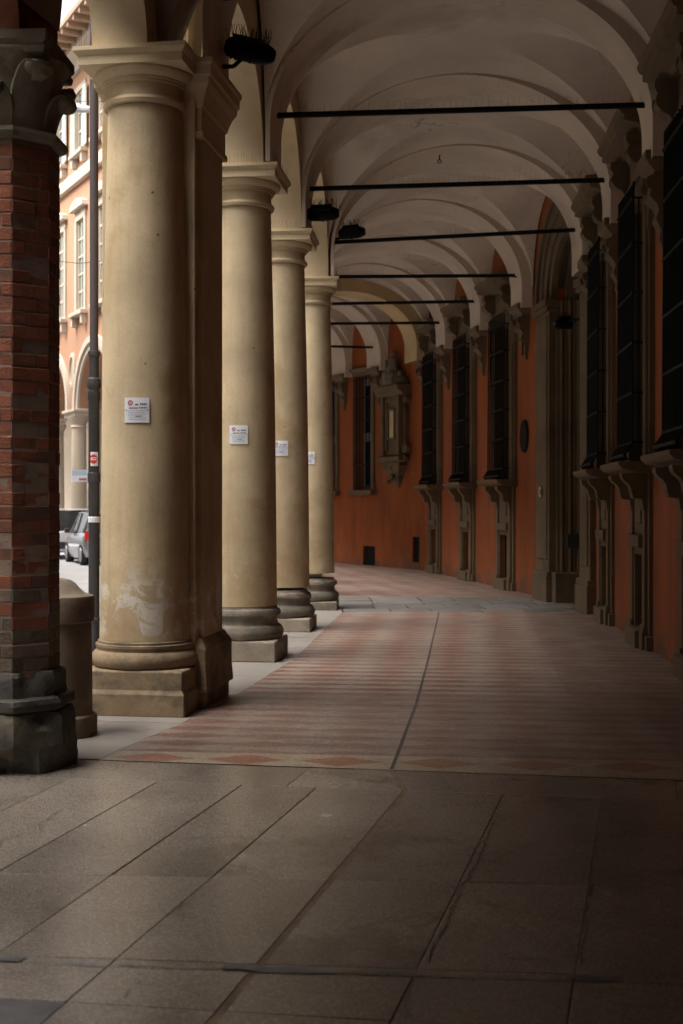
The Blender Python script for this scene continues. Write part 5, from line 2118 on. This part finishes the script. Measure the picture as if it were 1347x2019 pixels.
    b.build('bumper', M_bump if suv else paint, root, bevel=.05)
    b = MB()
    b.box(-L_ / 2 - .045, -L_ / 2 - .028, -.26, .26, .44, .55)
    b.build('number_plate', M_plate, root)
    for x in (-L_ / 2 + .72, L_ / 2 - .80):
        for s in (-1, 1):
            Mw = Matrix.Translation((x, s * (hw - .10), .31)) @ Matrix.Rotation(pi / 2, 4, 'X')
            b = MB()
            b.lathe([(.20, -.1), (.29, -.11), (.31, -.08), (.31, .08), (.29, .11), (.20, .1)], 24, Mw)
            wh = b.build('wheel', M_tyre, root, smooth=35)
            b = MB()
            b.lathe([(.21, -.09), (.20, -.112), (.05, -.118), (.0, -.12)], 20, Mw)
            b.lathe([(.21, .09), (.20, .112), (.05, .118), (.0, .12)], 20, Mw)
            b.build('rim', M_rim, wh, smooth=35)
    return root
def car_rot(deg_left): return radians(90 + deg_left)
car((-7.20, 39.6, ROADZ), car_rot(21), M_silver, 'silver grey hatchback parked tail-out beside the downpipe', H_=1.54)
car((-9.35, 44.0, ROADZ), car_rot(27), M_wcar, 'white car with dark roof line parked ahead of the silver one', L_=4.2, H_=1.62, suv=True)

# ================================================================== small fittings near the portal
q = Mpor @ Vector((1.98, -.22, 1.02))
b = MB()
b.box(-.05, .05, -.09, .09, -.11, .11)
b.box(-.052, -.05, -.06, .06, -.07, .07)
tag(b.build('meter_box', M_iron2, loc=q, rot=(0, 0, prz), bevel=.01), 'small dark box low inside the portal reveal', 'box')
p = wall_point(0, 19.22)
b = MB()
b.box(-.07, .07, .0, .004, -.20, .20)
pn = b.build('paper_notice', M_white, loc=(p.x, p.y, 2.92), rot=(0, 0, atan2(wall_dir(0).y, wall_dir(0).x)))
tag(pn, 'narrow pale paper notice on the orange strip between window and portal', 'notice')
b = MB()
p3 = R[3] + (INN[3] - R[3]).normalized() * .2
b.path([(p3.x, p3.y, 5.72), (p3.x + .06, p3.y - .02, 5.55), (p3.x + .10, p3.y - .03, 5.30), (p3.x + .12, p3.y - .03, 5.05), (p3.x + .16, p3.y - .03, 4.45)], .012, 6)
tag(b.build('electric_cable', M_iron), 'black cable hanging from the tie rod down to the portal spotlight', 'cable')
p4 = wall_point(2, R[4].y) + V2((-.12, -.12))
b = MB()
b.path([(p4.x - .5, p4.y - .05, 5.75), (p4.x, p4.y, 5.70), (p4.x + .03, p4.y, 5.3), (p4.x + .02, p4.y, 4.3)], .012, 6)
tag(b.build('electric_cable', M_iron), 'black cable dropping beside the corbel next to the oval plaque', 'cable')
